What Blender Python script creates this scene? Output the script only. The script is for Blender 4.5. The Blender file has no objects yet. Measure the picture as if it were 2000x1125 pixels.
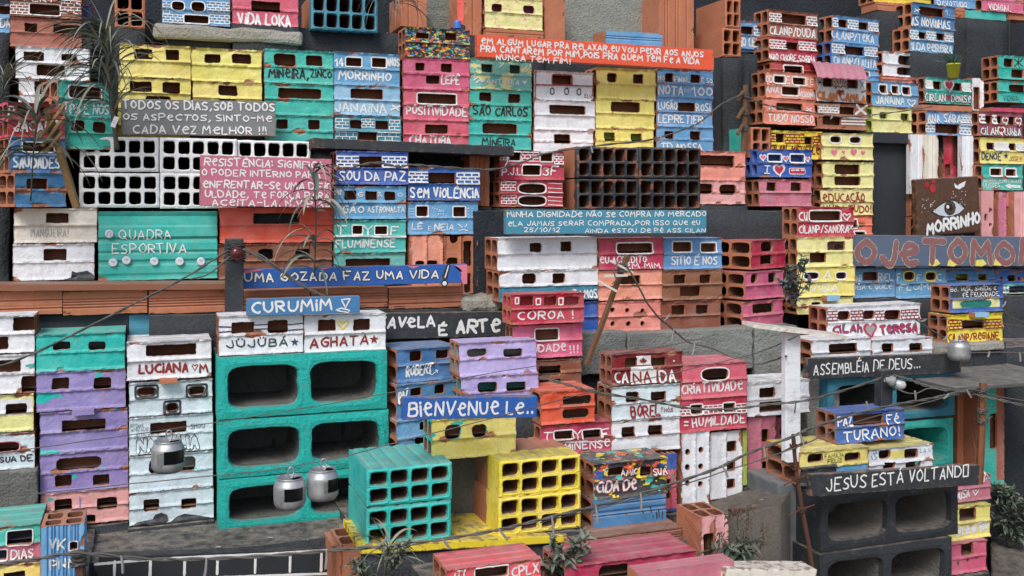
import bpy, bmesh, math, random, unicodedata
from mathutils import Vector, noise
SC = bpy.context.scene
R = math.radians
# ------------------------------------------------------------------ camera, sky, sun, exposure
TH = R(19.8)
CAMZ = 1.15
FPX = 2000.0
HOR = 400.0
cd = bpy.data.cameras.new('camera'); cam = bpy.data.objects.new('camera', cd); SC.collection.objects.link(cam)
cam.location = (0, 0, CAMZ); cam.rotation_euler = (R(90), 0, -TH)
cd.sensor_width = 36; cd.lens = FPX / 2000 * 36; cd.shift_y = -(562.5 - HOR) / 2000
cd.clip_start = .05; cd.clip_end = 200
cd.dof.use_dof = True; cd.dof.focus_distance = 2.55; cd.dof.aperture_fstop = 9.0
SC.camera = cam
wd = bpy.data.worlds.new('World'); SC.world = wd; wd.use_nodes = True
SUN = Vector((-.55, -.75, 1.0)).normalized()
sk = wd.node_tree.nodes.new('ShaderNodeTexSky'); sk.sky_type = 'NISHITA'; sk.sun_disc = False
sk.sun_elevation = math.asin(SUN.z); sk.sun_rotation = math.atan2(SUN.x, SUN.y)
sk.air_density = 1.0; sk.dust_density = 2.2
bgn = wd.node_tree.nodes['Background']; bgn.inputs[1].default_value = .108
wd.node_tree.links.new(sk.outputs[0], bgn.inputs[0])
sd_ = bpy.data.lights.new('sun', 'SUN'); sd_.energy = 1.6; sd_.angle = R(24); sd_.color = (1, .975, .94)
sun = bpy.data.objects.new('sun', sd_); SC.collection.objects.link(sun)
sun.rotation_euler = (-SUN).to_track_quat('-Z', 'Y').to_euler()
SC.view_settings.view_transform = 'Standard'; SC.view_settings.look = 'None'
SC.view_settings.exposure = 0.58; SC.view_settings.gamma = 1
rnd = random.Random(7)
# ------------------------------------------------------------------ pixel -> place
FW = Vector((math.sin(TH), math.cos(TH), 0)); RT = Vector((math.cos(TH), -math.sin(TH), 0))
CAM = Vector((0, 0, CAMZ))
def ray(px, py): return RT * ((px - 1000) / FPX) + FW + Vector((0, 0, -(py - HOR) / FPX))
def at(px, py, w):
    d = ray(px, py); return CAM + d * (w / d.y)
def plane_hit(px, py, P0, dr):
    d = ray(px, py); n = Vector((-dr.y, dr.x, 0)); return CAM + d * ((P0 - CAM).dot(n) / d.dot(n))
ZO = [0, 0]; ZT = {'A': 0, 'B': 260, 'C': 540, 'D': 825}
ZX = {'A': [0, 400, 780, 1180, 1580], 'B': [0, 380, 780, 1180, 1580], 'C': [0, 400, 740, 1140, 1540], 'D': [0, 400, 780, 1140, 1540]}
def Z(t):
    ZO[1] = ZT[t[0]]; ZO[0] = ZX[t[0]][int(t[1]) - 1]
def zx(x): return ZO[0] + x / 3.75
def zy(y): return ZO[1] + y / 3.75
# ------------------------------------------------------------------ colours and materials
COL = dict(y=(232,218,112), Y=(238,212,50), ly=(232,226,150), te=(52,184,170), TE=(34,190,178), lt=(112,190,182), tb=(64,140,165),
 db=(30,92,172), bl=(98,160,206), lb=(140,188,220), mb=(64,124,174), nb=(28,56,104), cr=(190,40,72), pk=(214,92,122), lp=(226,158,158), hp=(226,72,100), dp=(196,110,132),
 sa=(230,142,120), wh=(228,230,234), cw=(226,218,204), bw=(206,222,228), li=(150,134,192), LI=(182,168,220), OR=(232,90,56), rd=(228,60,14), re=(166,26,36), dr=(128,20,24),
 cl=(164,98,74), cb=(138,84,60), bk=(46,50,55), gr=(122,126,126), sg=(92,98,106), lim=(168,188,70), mr=(160,74,100), W=(230,230,228), K=(22,24,26),
 D=(140,30,30), N=(34,34,84), G=(24,70,70), P=(222,120,140), O=(226,128,24), S=(196,204,214), C=(186,178,160), B=(60,110,190), br=(84,54,36), sb=(90,104,126), rl=(140,92,92), gw=(150,152,150), hw=(246,246,244), V=(20,120,110))
def lin(c):
    o = []
    for k in c:
        k /= 255; o.append(k / 12.92 if k <= .04045 else ((k + .055) / 1.055) ** 2.4)
    return (*o, 1)
class NT:
    def __init__(s, name):
        s.m = bpy.data.materials.new(name); s.m.use_nodes = True; s.t = s.m.node_tree; s.b = s.t.nodes['Principled BSDF']
    def n(s, k, **kw):
        o = s.t.nodes.new('ShaderNode' + k)
        for a, v in kw.items():
            if a.startswith('i_'): o.inputs[int(a[2:])].default_value = v
            else: setattr(o, a, v)
        return o
    def l(s, a, b): s.t.links.new(a, b)
    def math(s, op, a, b, clamp=False):
        o = s.n('Math', operation=op, use_clamp=clamp)
        for i, v in enumerate((a, b)):
            if isinstance(v, (int, float)): o.inputs[i].default_value = v
            else: s.l(v, o.inputs[i])
        return o.outputs[0]
    def mix(s, f, a, b, mode='MIX'):
        o = s.n('MixRGB', blend_type=mode)
        for i, v in enumerate((f, a, b)):
            if isinstance(v, (int, float)): o.inputs[i].default_value = v
            elif isinstance(v, tuple): o.inputs[i].default_value = v
            else: s.l(v, o.inputs[i])
        return o.outputs[0]
    def coords(s, stretch=None):
        tc = s.n('TexCoord'); oi = s.n('ObjectInfo')
        mp = s.n('Mapping'); s.l(tc.outputs['Object'], mp.inputs[0])
        sc = s.math('MULTIPLY', oi.outputs['Random'], 37.0)
        cx = s.n('CombineXYZ')
        for i in range(3): s.l(sc, cx.inputs[i])
        s.l(cx.outputs[0], mp.inputs[1])
        if stretch: mp.inputs[3].default_value = stretch
        s.oi = oi
        return mp.outputs[0]
    def noise(s, v, scale, detail=4, rough=.6):
        o = s.n('TexNoise'); o.inputs['Scale'].default_value = scale; o.inputs['Detail'].default_value = detail; o.inputs['Roughness'].default_value = rough
        s.l(v, o.inputs['Vector']); return o.outputs[0]
    def ramp(s, f, a, b):
        o = s.n('MapRange'); o.inputs[1].default_value = a; o.inputs[2].default_value = b; s.l(f, o.inputs[0]); o.clamp = True; return o.outputs[0]
    def bump(s, h, strength, dist):
        o = s.n('Bump'); o.inputs['Strength'].default_value = strength; o.inputs['Distance'].default_value = dist
        s.l(h, o.inputs['Height']); s.l(o.outputs[0], s.b.inputs['Normal'])
    def dust(s, col, amt=.55, dc=(150, 140, 128)):
        g = s.n('NewGeometry'); sx = s.n('SeparateXYZ'); s.l(g.outputs['True Normal'], sx.inputs[0])
        up = s.ramp(sx.outputs[2], .45, .9)
        nz = s.ramp(s.noise(s.v, 38, 5), .3, .68)
        return s.mix(s.math('MULTIPLY', s.math('MULTIPLY', up, nz), amt), col, lin(dc))
MC = {}
def paint(key, chip=1.0, spl=None, dirt=.19):
    if key == 'clay': return clay()
    k = (key, chip, spl)
    if k in MC: return MC[k]
    s = NT('paint_' + key); v = s.v = s.coords()
    c = lin(COL[key])
    n1 = s.noise(v, 14, 3); n2 = s.noise(v, 60, 6, .7); n3 = s.noise(v, 210, 3)
    hs = s.n('HueSaturation'); hs.inputs['Color'].default_value = c
    s.l(s.math('ADD', s.math('MULTIPLY', s.oi.outputs['Random'], .018), .491), hs.inputs['Hue'])
    s.l(s.math('ADD', s.math('MULTIPLY', n1, .5), .74), hs.inputs['Value'])
    s.l(s.math('ADD', s.math('MULTIPLY', n1, -.3), 1.1), hs.inputs['Saturation'])
    col = hs.outputs[0]
    at_ = s.n('Attribute', attribute_name='edge')
    if spl:
        for i, (ck, sc_, th) in enumerate(spl):
            vv = s.n('Mapping'); s.l(v, vv.inputs[0]); vv.inputs[1].default_value = (i * 3.7, i * 1.3, i * 2.1)
            vv.inputs[2].default_value = (0, R(35), 0); vv.inputs[3].default_value = (1, 1, 1.7)
            f = s.ramp(s.noise(vv.outputs[0], sc_, 3.5, .55), th, th + .012)
            col = s.mix(f, col, lin(COL[ck]))
    # sun faded patches
    fd = s.math('MULTIPLY', s.ramp(s.noise(v, 7, 5, .65), .45, .75), .2)
    col = s.mix(fd, col, s.mix(.5, c, lin((206, 204, 196))))
    # grime in streaks and faint patches
    vs = s.n('Mapping'); s.l(v, vs.inputs[0]); vs.inputs[3].default_value = (1, 1, .25)
    g = s.math('MULTIPLY', s.ramp(s.noise(vs.outputs[0], 45, 5, .7), .5, .78), dirt + .1)
    col = s.mix(g, col, lin((120, 112, 102)))
    g2 = s.math('MULTIPLY', s.ramp(s.math('ADD', s.math('MULTIPLY', at_.outputs['Fac'], .3), s.noise(v, 85, 5, .7)), .58, .85), dirt * 1.5)
    col = s.mix(g2, col, lin((98, 88, 78)))
    sp = s.ramp(s.noise(v, 420, 2), .72, .76)
    col = s.mix(s.math('MULTIPLY', sp, .35), col, lin((70, 60, 54)))
    col = s.dust(col, .62)
    if chip:
        t = s.math('ADD', s.math('ADD', s.math('MULTIPLY', at_.outputs['Fac'], .23 * chip), s.math('MULTIPLY', n2, .55)), s.math('MULTIPLY', s.noise(v, 24, 4, .6), .5))
        col = s.mix(s.ramp(t, .8, .82), col, s.mix(n3, lin((146, 92, 70)), lin((172, 122, 98))))
    s.l(col, s.b.inputs['Base Color']); s.b.inputs['Roughness'].default_value = .62; s.b.inputs['Specular IOR Level'].default_value = .3
    s.bump(s.math('ADD', s.math('MULTIPLY', n2, 1.0), s.math('MULTIPLY', n3, .45)), .7, .0026)
    MC[k] = s.m; return s.m
def clay(dark=1.0, name='clay'):
    k = (name, dark)
    if k in MC: return MC[k]
    s = NT(name); v = s.v = s.coords()
    n1 = s.noise(v, 16, 4); n2 = s.noise(v, 130, 5, .7)
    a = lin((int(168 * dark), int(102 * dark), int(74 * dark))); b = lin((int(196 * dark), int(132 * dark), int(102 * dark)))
    col = s.mix(n1, a, b)
    col = s.mix(s.math('MULTIPLY', s.ramp(n2, .52, .75), .45), col, lin((104, 72, 56)))
    col = s.mix(s.math('MULTIPLY', s.ramp(s.noise(v, 40, 6, .7), .55, .75), .35), col, lin((150, 136, 124)))
    col = s.dust(col, .5)
    s.l(col, s.b.inputs['Base Color']); s.b.inputs['Roughness'].default_value = .9; s.b.inputs['Specular IOR Level'].default_value = .15
    s.bump(n2, .45, .0012); MC[k] = s.m; return s.m
def concrete(a=(128, 128, 124), b=(92, 94, 92), name='concrete', scale=1.0, dust=.5):
    k = (name, a)
    if k in MC: return MC[k]
    s = NT(name); v = s.v = s.coords()
    n1 = s.noise(v, 9 * scale, 5, .65); n2 = s.noise(v, 120 * scale, 6, .75); vo = s.n('TexVoronoi'); vo.inputs['Scale'].default_value = 170 * scale; s.l(v, vo.inputs['Vector'])
    col = s.mix(n1, lin(b), lin(a))
    col = s.mix(s.math('MULTIPLY', s.ramp(n2, .5, .72), .55), col, lin(tuple(int(q * .6) for q in b)))
    col = s.dust(col, dust)
    s.l(col, s.b.inputs['Base Color']); s.b.inputs['Roughness'].default_value = .92; s.b.inputs['Specular IOR Level'].default_value = .15
    s.bump(s.math('ADD', n2, s.math('MULTIPLY', vo.outputs['Distance'], .6)), .85, .004); MC[k] = s.m; return s.m
def blockpaint(key):
    k = ('bp', key)
    if k in MC: return MC[k]
    s = NT('rough_paint_' + key); v = s.v = s.coords()
    n1 = s.noise(v, 10, 4); n2 = s.noise(v, 95, 6, .75)
    hs = s.n('HueSaturation'); hs.inputs['Color'].default_value = lin(COL[key]); s.l(s.math('ADD', s.math('MULTIPLY', n1, .45), .78), hs.inputs['Value'])
    col = s.mix(s.math('MULTIPLY', s.ramp(s.noise(v, 30, 6, .7), .56, .75), .4), hs.outputs[0], lin((128, 128, 120)))
    pit = s.ramp(n2, .34, .42)
    col = s.mix(pit, s.mix(.6, lin(COL[key]), lin((60, 66, 64))), col)
    col = s.dust(col, .75)
    s.l(col, s.b.inputs['Base Color']); s.b.inputs['Roughness'].default_value = .7
    s.bump(s.math('ADD', n2, s.math('MULTIPLY', s.noise(v, 300, 3), .3)), 1.0, .009); MC[k] = s.m; return s.m
def wood(key, raw=.25):
    k = ('wood', key, raw)
    if k in MC: return MC[k]
    s = NT('painted_wood_' + key); v = s.v = s.coords((1, 6, 9))
    v2 = s.coords(); s.v = v2
    n1 = s.noise(v, 7, 5, .7); n2 = s.noise(v2, 60, 5); n3 = s.noise(v, 38, 4, .7)
    hs = s.n('HueSaturation'); hs.inputs['Color'].default_value = lin(COL[key]); s.l(s.math('ADD', s.math('MULTIPLY', n1, .4), .78), hs.inputs['Value'])
    col = s.mix(s.math('MULTIPLY', s.ramp(n3, .56, .74), raw * 1.6), hs.outputs[0], lin((120, 100, 84)))
    col = s.mix(s.math('MULTIPLY', s.ramp(n2, .52, .75), .35), col, lin((110, 104, 96)))
    at_ = s.n('Attribute', attribute_name='edge')
    col = s.mix(s.math('MULTIPLY', s.ramp(s.math('ADD', s.math('MULTIPLY', at_.outputs['Fac'], .4), n2), .9, .97), .8), col, lin((128, 96, 72)))
    col = s.dust(col, .6)
    s.l(col, s.b.inputs['Base Color']); s.b.inputs['Roughness'].default_value = .65
    s.bump(s.math('ADD', n3, s.math('MULTIPLY', n2, .5)), .5, .0015); MC[k] = s.m; return s.m
def brush(key):
    k = ('brush', key)
    if k in MC: return MC[k]
    s = NT('brush_paint_' + key); v = s.v = s.coords()
    n = s.noise(v, 70, 5, .7)
    col = s.mix(s.math('MULTIPLY', s.ramp(n, .45, .75), .3), lin(COL[key]), lin((150, 138, 126)))
    s.l(col, s.b.inputs['Base Color']); s.b.inputs['Roughness'].default_value = .5; s.bump(n, .3, .0006)
    tr = s.n('BsdfTransparent'); ms = s.n('MixShader'); out = s.t.nodes['Material Output']
    vs = s.n('Mapping'); s.l(v, vs.inputs[0]); vs.inputs[2].default_value = (0, .5, 0); vs.inputs[3].default_value = (1, 1, .3)
    s.l(s.math('MULTIPLY', s.ramp(s.noise(vs.outputs[0], 260, 4, .7), .6, .72), .45), ms.inputs[0]); s.l(s.b.outputs[0], ms.inputs[1]); s.l(tr.outputs[0], ms.inputs[2]); s.l(ms.outputs[0], out.inputs[0])
    MC[k] = s.m; return s.m
def plain(name, c, rough=.7, metal=0., var=.3, nscale=60, dust=0.):
    k = ('plain', name)
    if k in MC: return MC[k]
    s = NT(name); v = s.v = s.coords(); n = s.noise(v, nscale, 5, .7)
    col = s.mix(n, lin(tuple(int(q * (1 - var)) for q in c)), lin(c))
    if dust: col = s.dust(col, dust)
    s.l(col, s.b.inputs['Base Color']); s.b.inputs['Roughness'].default_value = rough; s.b.inputs['Metallic'].default_value = metal
    s.bump(n, .3, .001); MC[k] = s.m; return s.m
# ------------------------------------------------------------------ mesh builder
class MB:
    def __init__(s): s.v = []; s.f = []; s.m = []; s.e = []
    def p(s, co, e=0.): s.v.append(tuple(co)); s.e.append(e); return len(s.v) - 1
    def q(s, idx, m=0): s.f.append(tuple(idx)); s.m.append(m)
    def box(s, x0, x1, y0, y1, z0, z1, m=0):
        b = [s.p((x, y, z)) for x in (x0, x1) for y in (y0, y1) for z in (z0, z1)]
        for f in ((0,1,3,2),(4,6,7,5),(0,4,5,1),(2,3,7,6),(0,2,6,4),(1,5,7,3)): s.q([b[i] for i in f], m)
    def tube(s, pts, r, n=6, m=0, cap=True):
        rings = []; pts = [Vector(p) for p in pts]; L = len(pts); up = Vector((.3, .2, .93))
        for i, p in enumerate(pts):
            d = (pts[min(i + 1, L - 1)] - pts[max(i - 1, 0)]).normalized()
            a = d.cross(up)
            if a.length < .05: a = d.cross(Vector((1, 0, 0)))
            a.normalize(); b = d.cross(a); rr = r[i] if isinstance(r, (list, tuple)) else r
            rings.append([s.p(p + a * (rr * math.cos(2 * math.pi * k / n)) + b * (rr * math.sin(2 * math.pi * k / n))) for k in range(n)])
        for i in range(L - 1):
            for k in range(n): s.q((rings[i][k], rings[i][(k + 1) % n], rings[i + 1][(k + 1) % n], rings[i + 1][k]), m)
        if cap: s.q(rings[0][::-1], m); s.q(rings[-1], m)
    def build(s, name, mats, parent=None, smooth=False, loc=None, rz=0):
        used = sorted({i for f in s.f for i in f}); mp = {j: i for i, j in enumerate(used)}
        me = bpy.data.meshes.new(name); me.from_pydata([s.v[j] for j in used], [], [tuple(mp[i] for i in f) for f in s.f])
        for m in mats: me.materials.append(m)
        me.polygons.foreach_set('material_index', s.m)
        if any(s.e):
            a = me.attributes.new('edge', 'FLOAT', 'POINT'); a.data.foreach_set('value', [s.e[j] for j in used])
        if smooth: me.polygons.foreach_set('use_smooth', [True] * len(s.f))
        me.update()
        o = bpy.data.objects.new(name, me); SC.collection.objects.link(o)
        if loc is not None: o.location = loc
        o.rotation_euler[2] = rz
        if parent: o.parent = parent
        return o
LABELS = {}
def tag(o, label, cat, group=None, kind=None):
    if kind: o['kind'] = kind
    if label: o['label'] = label
    if cat: o['category'] = cat
    if group: o['group'] = group
    return o
def empty(name, loc):
    o = bpy.data.objects.new(name, None); o.location = loc; o.empty_display_size = .02; SC.collection.objects.link(o); return o
def smoothline(pts, n=6):
    P = [Vector(p) for p in pts]; out = []
    for i in range(len(P) - 1):
        a, b, c, d = P[max(i - 1, 0)], P[i], P[i + 1], P[min(i + 2, len(P) - 1)]
        for k in range(n):
            t = k / n
            out.append(.5 * ((2 * b) + (c - a) * t + (2 * a - 5 * b + 4 * c - d) * t * t + (3 * b - a - 3 * c + d) * t ** 3))
    out.append(P[-1]); return out
# ------------------------------------------------------------------ hand lettering
GL = {'A':"00 3a 60;13 53",'B':"00 0a;~0a 4a 58 56 05;~05 56 63 50 00",'C':"~69 4a 18 05 12 40 61",'D':"00 0a;~0a 4a 77 73 40 00",
'E':"6a 0a 00 60;05 45",'e':"~05 66 68 3a 17 13 30 61",'F':"6a 0a 00;05 45",'G':"~69 4a 18 05 12 40 62 65;65 35",'H':"00 0a;60 6a;05 65",'I':"00 0a",
'i':"00 07;09 0a",'J':"5a 53 40 20 03",'K':"00 0a;6a 04;25 60",'L':"0a 00 50",'M':"00 1a 44 7a 80",'N':"00 0a 60 6a",'O':"~3a 07 03 30 63 67 3a",
'P':"00 0a;~0a 4a 68 65 04",'Q':"~3a 07 03 30 63 67 3a;43 70",'R':"00 0a;~0a 4a 68 65 05;25 60",'S':"~69 3a 08 16 54 62 40 01",'T':"0a 7a;3a 30",
'U':"~0a 03 30 63 6a",'V':"0a 30 6a",'W':"0a 20 45 60 8a",'X':"00 6a;0a 60",'Y':"0a 35 6a;35 30",'Z':"0a 6a 00 60",'a':"~57 36 14 11 30 52;57 50",'h':"00 0a;~05 46 50",'q':"~68 4a 17 15 34 65;6a 60",'y':"09 34;69 20",
'0':"~3a 07 03 30 63 67 3a",'1':"07 3a 30",'2':"~08 3a 68 55 00;00 60",'3':"~09 3a 68 36;~36 64 50 20 01",'4':"40 4a 03 63",'5':"6a 0a 06;~06 46 63 40 01",
',':"21 0e",'.':"10 11",':':"12 13;17 18",'-':"05 55",'!':"1a 14;11 10",'?':"20 21",'/':"00 5a",'=':"03 53;07 57",'*':"5a 05;0a 55",'x':"12 57;17 52",'&':"00 5a 05 60",
'¤':"15 54;~0a 07 55 87 8a 5a 4a",'♡':"~50 16 08 2a 48 57;~50 96 a8 8a 68 57",'>':"~05 35 58;35 31",'|':"00 0a",'‖':"00 0a 5a 50 00",'~':"06 37 65"}
def chaikin(p):
    for _ in range(2):
        q = [p[0]]
        for a, b in zip(p, p[1:]):
            q += [(a[0] * .75 + b[0] * .25, a[1] * .75 + b[1] * .25), (a[0] * .25 + b[0] * .75, a[1] * .25 + b[1] * .75)]
        q.append(p[-1]); p = q
    return p
def hx(c): return -2 if c == 'e' else int(c, 16)
def strokes(text, rg):
    out = []; x = 0.
    for ch in text:
        if ch == ' ': x += .42; continue
        dec = unicodedata.normalize('NFD', ch); base = dec[0]; acc = dec[1:]
        if base not in GL: base = base.upper()
        g = GL.get(base, "00 0a"); st = []; wmax = 0
        for s in g.split(';'):
            sm = s.startswith('~'); s = s.lstrip('~')
            P = [(int(c[0], 16) / 10, hx(c[1]) / 10 if base in ',' else int(c[1], 16) / 10) for c in s.split()]
            wmax = max(wmax, max(p[0] for p in P))
            st.append(chaikin(P) if sm else P)
        for a in acc:
            c = wmax / 2
            if a == '\u0301': st.append([(c - .05, 1.12), (c + .12, 1.3)])
            elif a == '\u0302': st.append([(c - .17, 1.1), (c, 1.26), (c + .17, 1.1)])
            elif a == '\u0303': st.append([(c - .2, 1.12), (c - .07, 1.22), (c + .07, 1.14), (c + .2, 1.24)])
            elif a == '\u0308': st.append([(c - .14, 1.14), (c - .13, 1.2)]); st.append([(c + .13, 1.14), (c + .14, 1.2)])
            elif a == '\u0327': st.append([(c, -.04), (c + .04, -.18), (c - .08, -.26)])
        sy = rg.uniform(.9, 1.06); ro = rg.uniform(-.07, .07); dy = rg.uniform(-.05, .05); sh = rg.uniform(-.08, .08); kx = rg.uniform(.86, 1.1)
        for P in st:
            out.append([(x + kx * a - ro * b + sh * b + rg.uniform(-.015, .015), dy + sy * b + ro * a + rg.uniform(-.02, .02)) for a, b in P])
        x += wmax * kx + .27
    return out, max(x - .27, .1)
def ribbon(mb, pts, wd, surf, lift, m, closed=False):
    # pts in face plane (a,b); painted on, slightly proud of the surface
    Q = []
    for (a, b), (c, d) in zip(pts, pts[1:]):
        n = max(1, int(math.hypot(c - a, d - b) / .005))
        for k in range(n): Q.append((a + (c - a) * k / n, b + (d - b) * k / n))
    Q.append(pts[-1]); n = len(Q)
    if n < 2: return
    D = []
    for i in range(n):
        p, q = Q[max(i - 1, 0)], Q[min(i + 1, n - 1)]
        if closed and i in (0, n - 1): p, q = Q[n - 2], Q[1]
        l = math.hypot(q[0] - p[0], q[1] - p[1]) or 1e-6; D.append(((q[0] - p[0]) / l, (q[1] - p[1]) / l))
    W = [wd * .5 * (1 + .26 * noise.noise(Vector((q[0] * 130, q[1] * 130, lift * 900)))) for q in Q]
    if not closed:
        d0, d1 = D[0], D[-1]; h = wd * .42
        Q = [(Q[0][0] - d0[0] * h, Q[0][1] - d0[1] * h)] + Q + [(Q[-1][0] + d1[0] * h, Q[-1][1] + d1[1] * h)]
        D = [d0] + D + [d1]; W = [wd * .2] + W + [wd * .2]
    prev = None
    for (a, b), (dx, dy), w in zip(Q, D, W):
        row = []
        for s_, lf in ((1, lift * .72), (0, lift), (-1, lift * .72)):
            x, z = a - dy * w * s_, b + dx * w * s_
            row.append(mb.p((x, surf(x, z) - lf, z)))
        if prev:
            mb.q((prev[0], prev[1], row[1], row[0]), m); mb.q((prev[1], prev[2], row[2], row[1]), m)
        prev = row
def heart_pts(cx, cz, s):
    return [(cx + s * .0325 * 16 * math.sin(t) ** 3, cz + s * .0325 * (13 * math.cos(t) - 5 * math.cos(2 * t) - 2 * math.cos(3 * t) - math.cos(4 * t))) for t in [2 * math.pi * k / 24 for k in range(24)]]
def fill(mb, P, surf, lift, m):
    cx = sum(p[0] for p in P) / len(P); cz = sum(p[1] for p in P) / len(P); big = max(abs(p[0] - cx) for p in P) > .02
    Q = []
    for (a, b), (c, d) in zip(P, P[1:] + P[:1]):
        n = max(1, int(math.hypot(c - a, d - b) / .006)) if big else 1
        Q += [(a + (c - a) * k / n, b + (d - b) * k / n) for k in range(n)]
    c = mb.p((cx, surf(cx, cz) - lift * 1.15, cz)); prev = None; TT = [.2, .4, .6, .8, 1.] if big else [1.]
    for t in TT:
        o = [mb.p((cx + (a - cx) * t, surf(cx + (a - cx) * t, cz + (b - cz) * t) - lift, cz + (b - cz) * t)) for a, b in Q]
        for i in range(len(o)):
            k = (i + 1) % len(o); mb.q((c, o[i], o[k]) if prev is None else (prev[i], o[i], o[k], prev[k]), m)
        prev = o
class Face:
    """maps picture points to the plane of one face: origin P0, direction dr, size L x H"""
    def __init__(s, P0, dr, roll=0): s.P0 = P0; s.dr = dr; s.c = math.cos(roll); s.s = math.sin(roll)
    def ab(s, x, y):
        q = plane_hit(zx(x), zy(y), s.P0, s.dr) - s.P0; a = q.x * s.dr.x + q.y * s.dr.y; b = q.z
        return (a * s.c + b * s.s, -a * s.s + b * s.c)
def add_marks(F, marks, surf, off, parent, rg, flat=False):
    A = {k: (MB(), []) for k in ('lettering', 'brick_pattern', 'window_trim', 'painted_heart', 'painted_star', 'painted_motif')}
    def mi(part, c):
        l = A[part][1]; mt = brush(c)
        if mt not in l: l.append(mt)
        return l.index(mt)
    ox = off
    srf = (lambda x, z: surf(x, z)) if flat else (lambda x, z: min(surf(x, z), surf(x, z + .0028), surf(x, z - .0028)))
    k_ = [0]
    def lf():
        k_[0] += 1; return (.0009 if flat else .0014) + .00006 * (k_[0] % 7)
    def flush(names):
        for nm in names:
            mb, mats = A[nm]
            if mb.f: mb.build(nm, list(mats), parent, smooth=True); A[nm] = (MB(), [])
    for mk in marks:
        t = mk[0]
        flush(('lettering', 'brick_pattern', 'window_trim', 'painted_heart', 'painted_star'))
        if t == 't':
            _, s, x0, y0, x1, y1, c = mk[:7]; opt = mk[7] if len(mk) > 7 else {}
            a0, b1 = F.ab(x0, y0); a1, _ = F.ab(x1, y0); _, b0 = F.ab(x0, y1); h = b1 - b0
            st, w = strokes(s, rg); mb = A['lettering'][0]; lw = opt.get('lw', .185) * h 
            sk_ = opt.get('up', 0) * h     # right end raised
            for P in st:
                pp = [(a0 - ox + (a1 - a0) * p[0] / w, b0 + h * p[1] + sk_ * p[0] / w) for p in P]
                if 'o' in opt: ribbon(mb, pp, lw * opt.get('ow', 1.9), srf, lf(), mi('lettering', opt['o']))
                ribbon(mb, pp, lw, srf, lf() + (.0007 if 'o' in opt else 0), mi('lettering', c))
        elif t == 'p':
            _, x0, y0, x1, y1, c, rows = mk[:7]; lw = mk[7] if len(mk) > 7 else 7
            a0, b1 = F.ab(x0, y0); a1, _ = F.ab(x1, y0); _, b0 = F.ab(x0, y1); a0 -= ox; a1 -= ox
            mb = A['brick_pattern'][0]; m = mi('brick_pattern', c); px = (a1 - a0) / (x1 - x0); w = lw * px
            hr = (b1 - b0) / rows; n = max(1, round((a1 - a0) / (hr * 1.9)))
            for r in range(rows + 1):
                z = b0 + hr * r; ribbon(mb, [(a0, z + rg.uniform(-.05, .05) * hr), ((a0 + a1) / 2, z + rg.uniform(-.1, .1) * hr), (a1, z)], w, srf, lf(), m)
            for r in range(rows):
                for k in range(n + 1):
                    xx = a0 + (a1 - a0) * (k + (.5 if r % 2 else 0)) / n + rg.uniform(-.06, .06) * hr
                    if xx <= a1 + 1e-4: ribbon(mb, [(xx, b0 + hr * r), (xx + rg.uniform(-.05, .05) * hr, b0 + hr * (r + 1))], w, srf, lf(), m)
        elif t == 'l':
            _, P, c, lw = mk[:4]; part = mk[4] if len(mk) > 4 else 'painted_motif'; mb = A[part][0]; m = mi(part, c)
            pp = [F.ab(*p) for p in P]; w = lw * abs(F.ab(100, 100)[0] - F.ab(0, 100)[0]) / 100
            ribbon(mb, [(a - ox, b) for a, b in pp], w, srf, lf(), m, closed=(P[0] == P[-1]))
        elif t == 'h':
            _, x, y, s_, c = mk[:5]; a, b = F.ab(x, y); s = s_ * abs(F.ab(100, 100)[0] - F.ab(0, 100)[0]) / 100
            l0 = lf() + (mk[6] if len(mk) > 6 else 0)
            if len(mk) > 5 and mk[5]: fill(A['painted_heart'][0], heart_pts(a - ox, b, s * 1.45), srf, l0, mi('painted_heart', mk[5])); l0 += .0007
            fill(A['painted_heart'][0], heart_pts(a - ox, b, s), srf, l0, mi('painted_heart', c))
        elif t == 's':
            _, x, y, s_, c = mk[:5]; a, b = F.ab(x, y); s = s_ * abs(F.ab(100, 100)[0] - F.ab(0, 100)[0]) / 100
            fill(A['painted_star'][0], [(a - ox + s * (.5 if k % 2 == 0 else .2) * math.sin(math.pi * k / 5), b + s * (.5 if k % 2 == 0 else .2) * math.cos(math.pi * k / 5)) for k in range(10)], srf, lf(), mi('painted_star', c))
        elif t == 'd':
            _, x, y, r_, c = mk[:5]; a, b = F.ab(x, y); s = r_ * abs(F.ab(100, 100)[0] - F.ab(0, 100)[0]) / 100
            fill(A['painted_motif'][0], [(a - ox + s * math.cos(2 * math.pi * k / 12), b + s * math.sin(2 * math.pi * k / 12)) for k in range(12)], srf, lf() + (mk[5] if len(mk) > 5 else 0), mi('painted_motif', c))
        elif t == 'g':
            _, P, c = mk[:3]; fill(A['painted_motif'][0], [(lambda q: (q[0] - ox, q[1]))(F.ab(*p)) for p in P], srf, lf() + (mk[3] if len(mk) > 3 else 0), mi('painted_motif', c))
        elif t == 'f':
            _, x0, y0, x1, y1, c, r, lw = mk
            a0, b1 = F.ab(x0, y0); a1, _ = F.ab(x1, y0); _, b0 = F.ab(x0, y1); a0 -= ox; a1 -= ox
            w = lw * (a1 - a0) / (x1 - x0); g = w * .4; ca, cb_ = (a0 + a1) / 2, (b0 + b1) / 2; hx_, hz = (a1 - a0) / 2 + g, (b1 - b0) / 2 + g
            P = []
            for k in range(33):
                an = 2 * math.pi * k / 32 + .4; c_, s_ = math.cos(an), math.sin(an); e = 2 / (9 if r < .5 else 3)
                P.append((ca + hx_ * math.copysign(abs(c_) ** e, c_), cb_ + hz * math.copysign(abs(s_) ** e, s_)))
            ribbon(A['window_trim'][0], P, w, srf, lf(), mi('window_trim', c), closed=True)
    flush(list(A))
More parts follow.
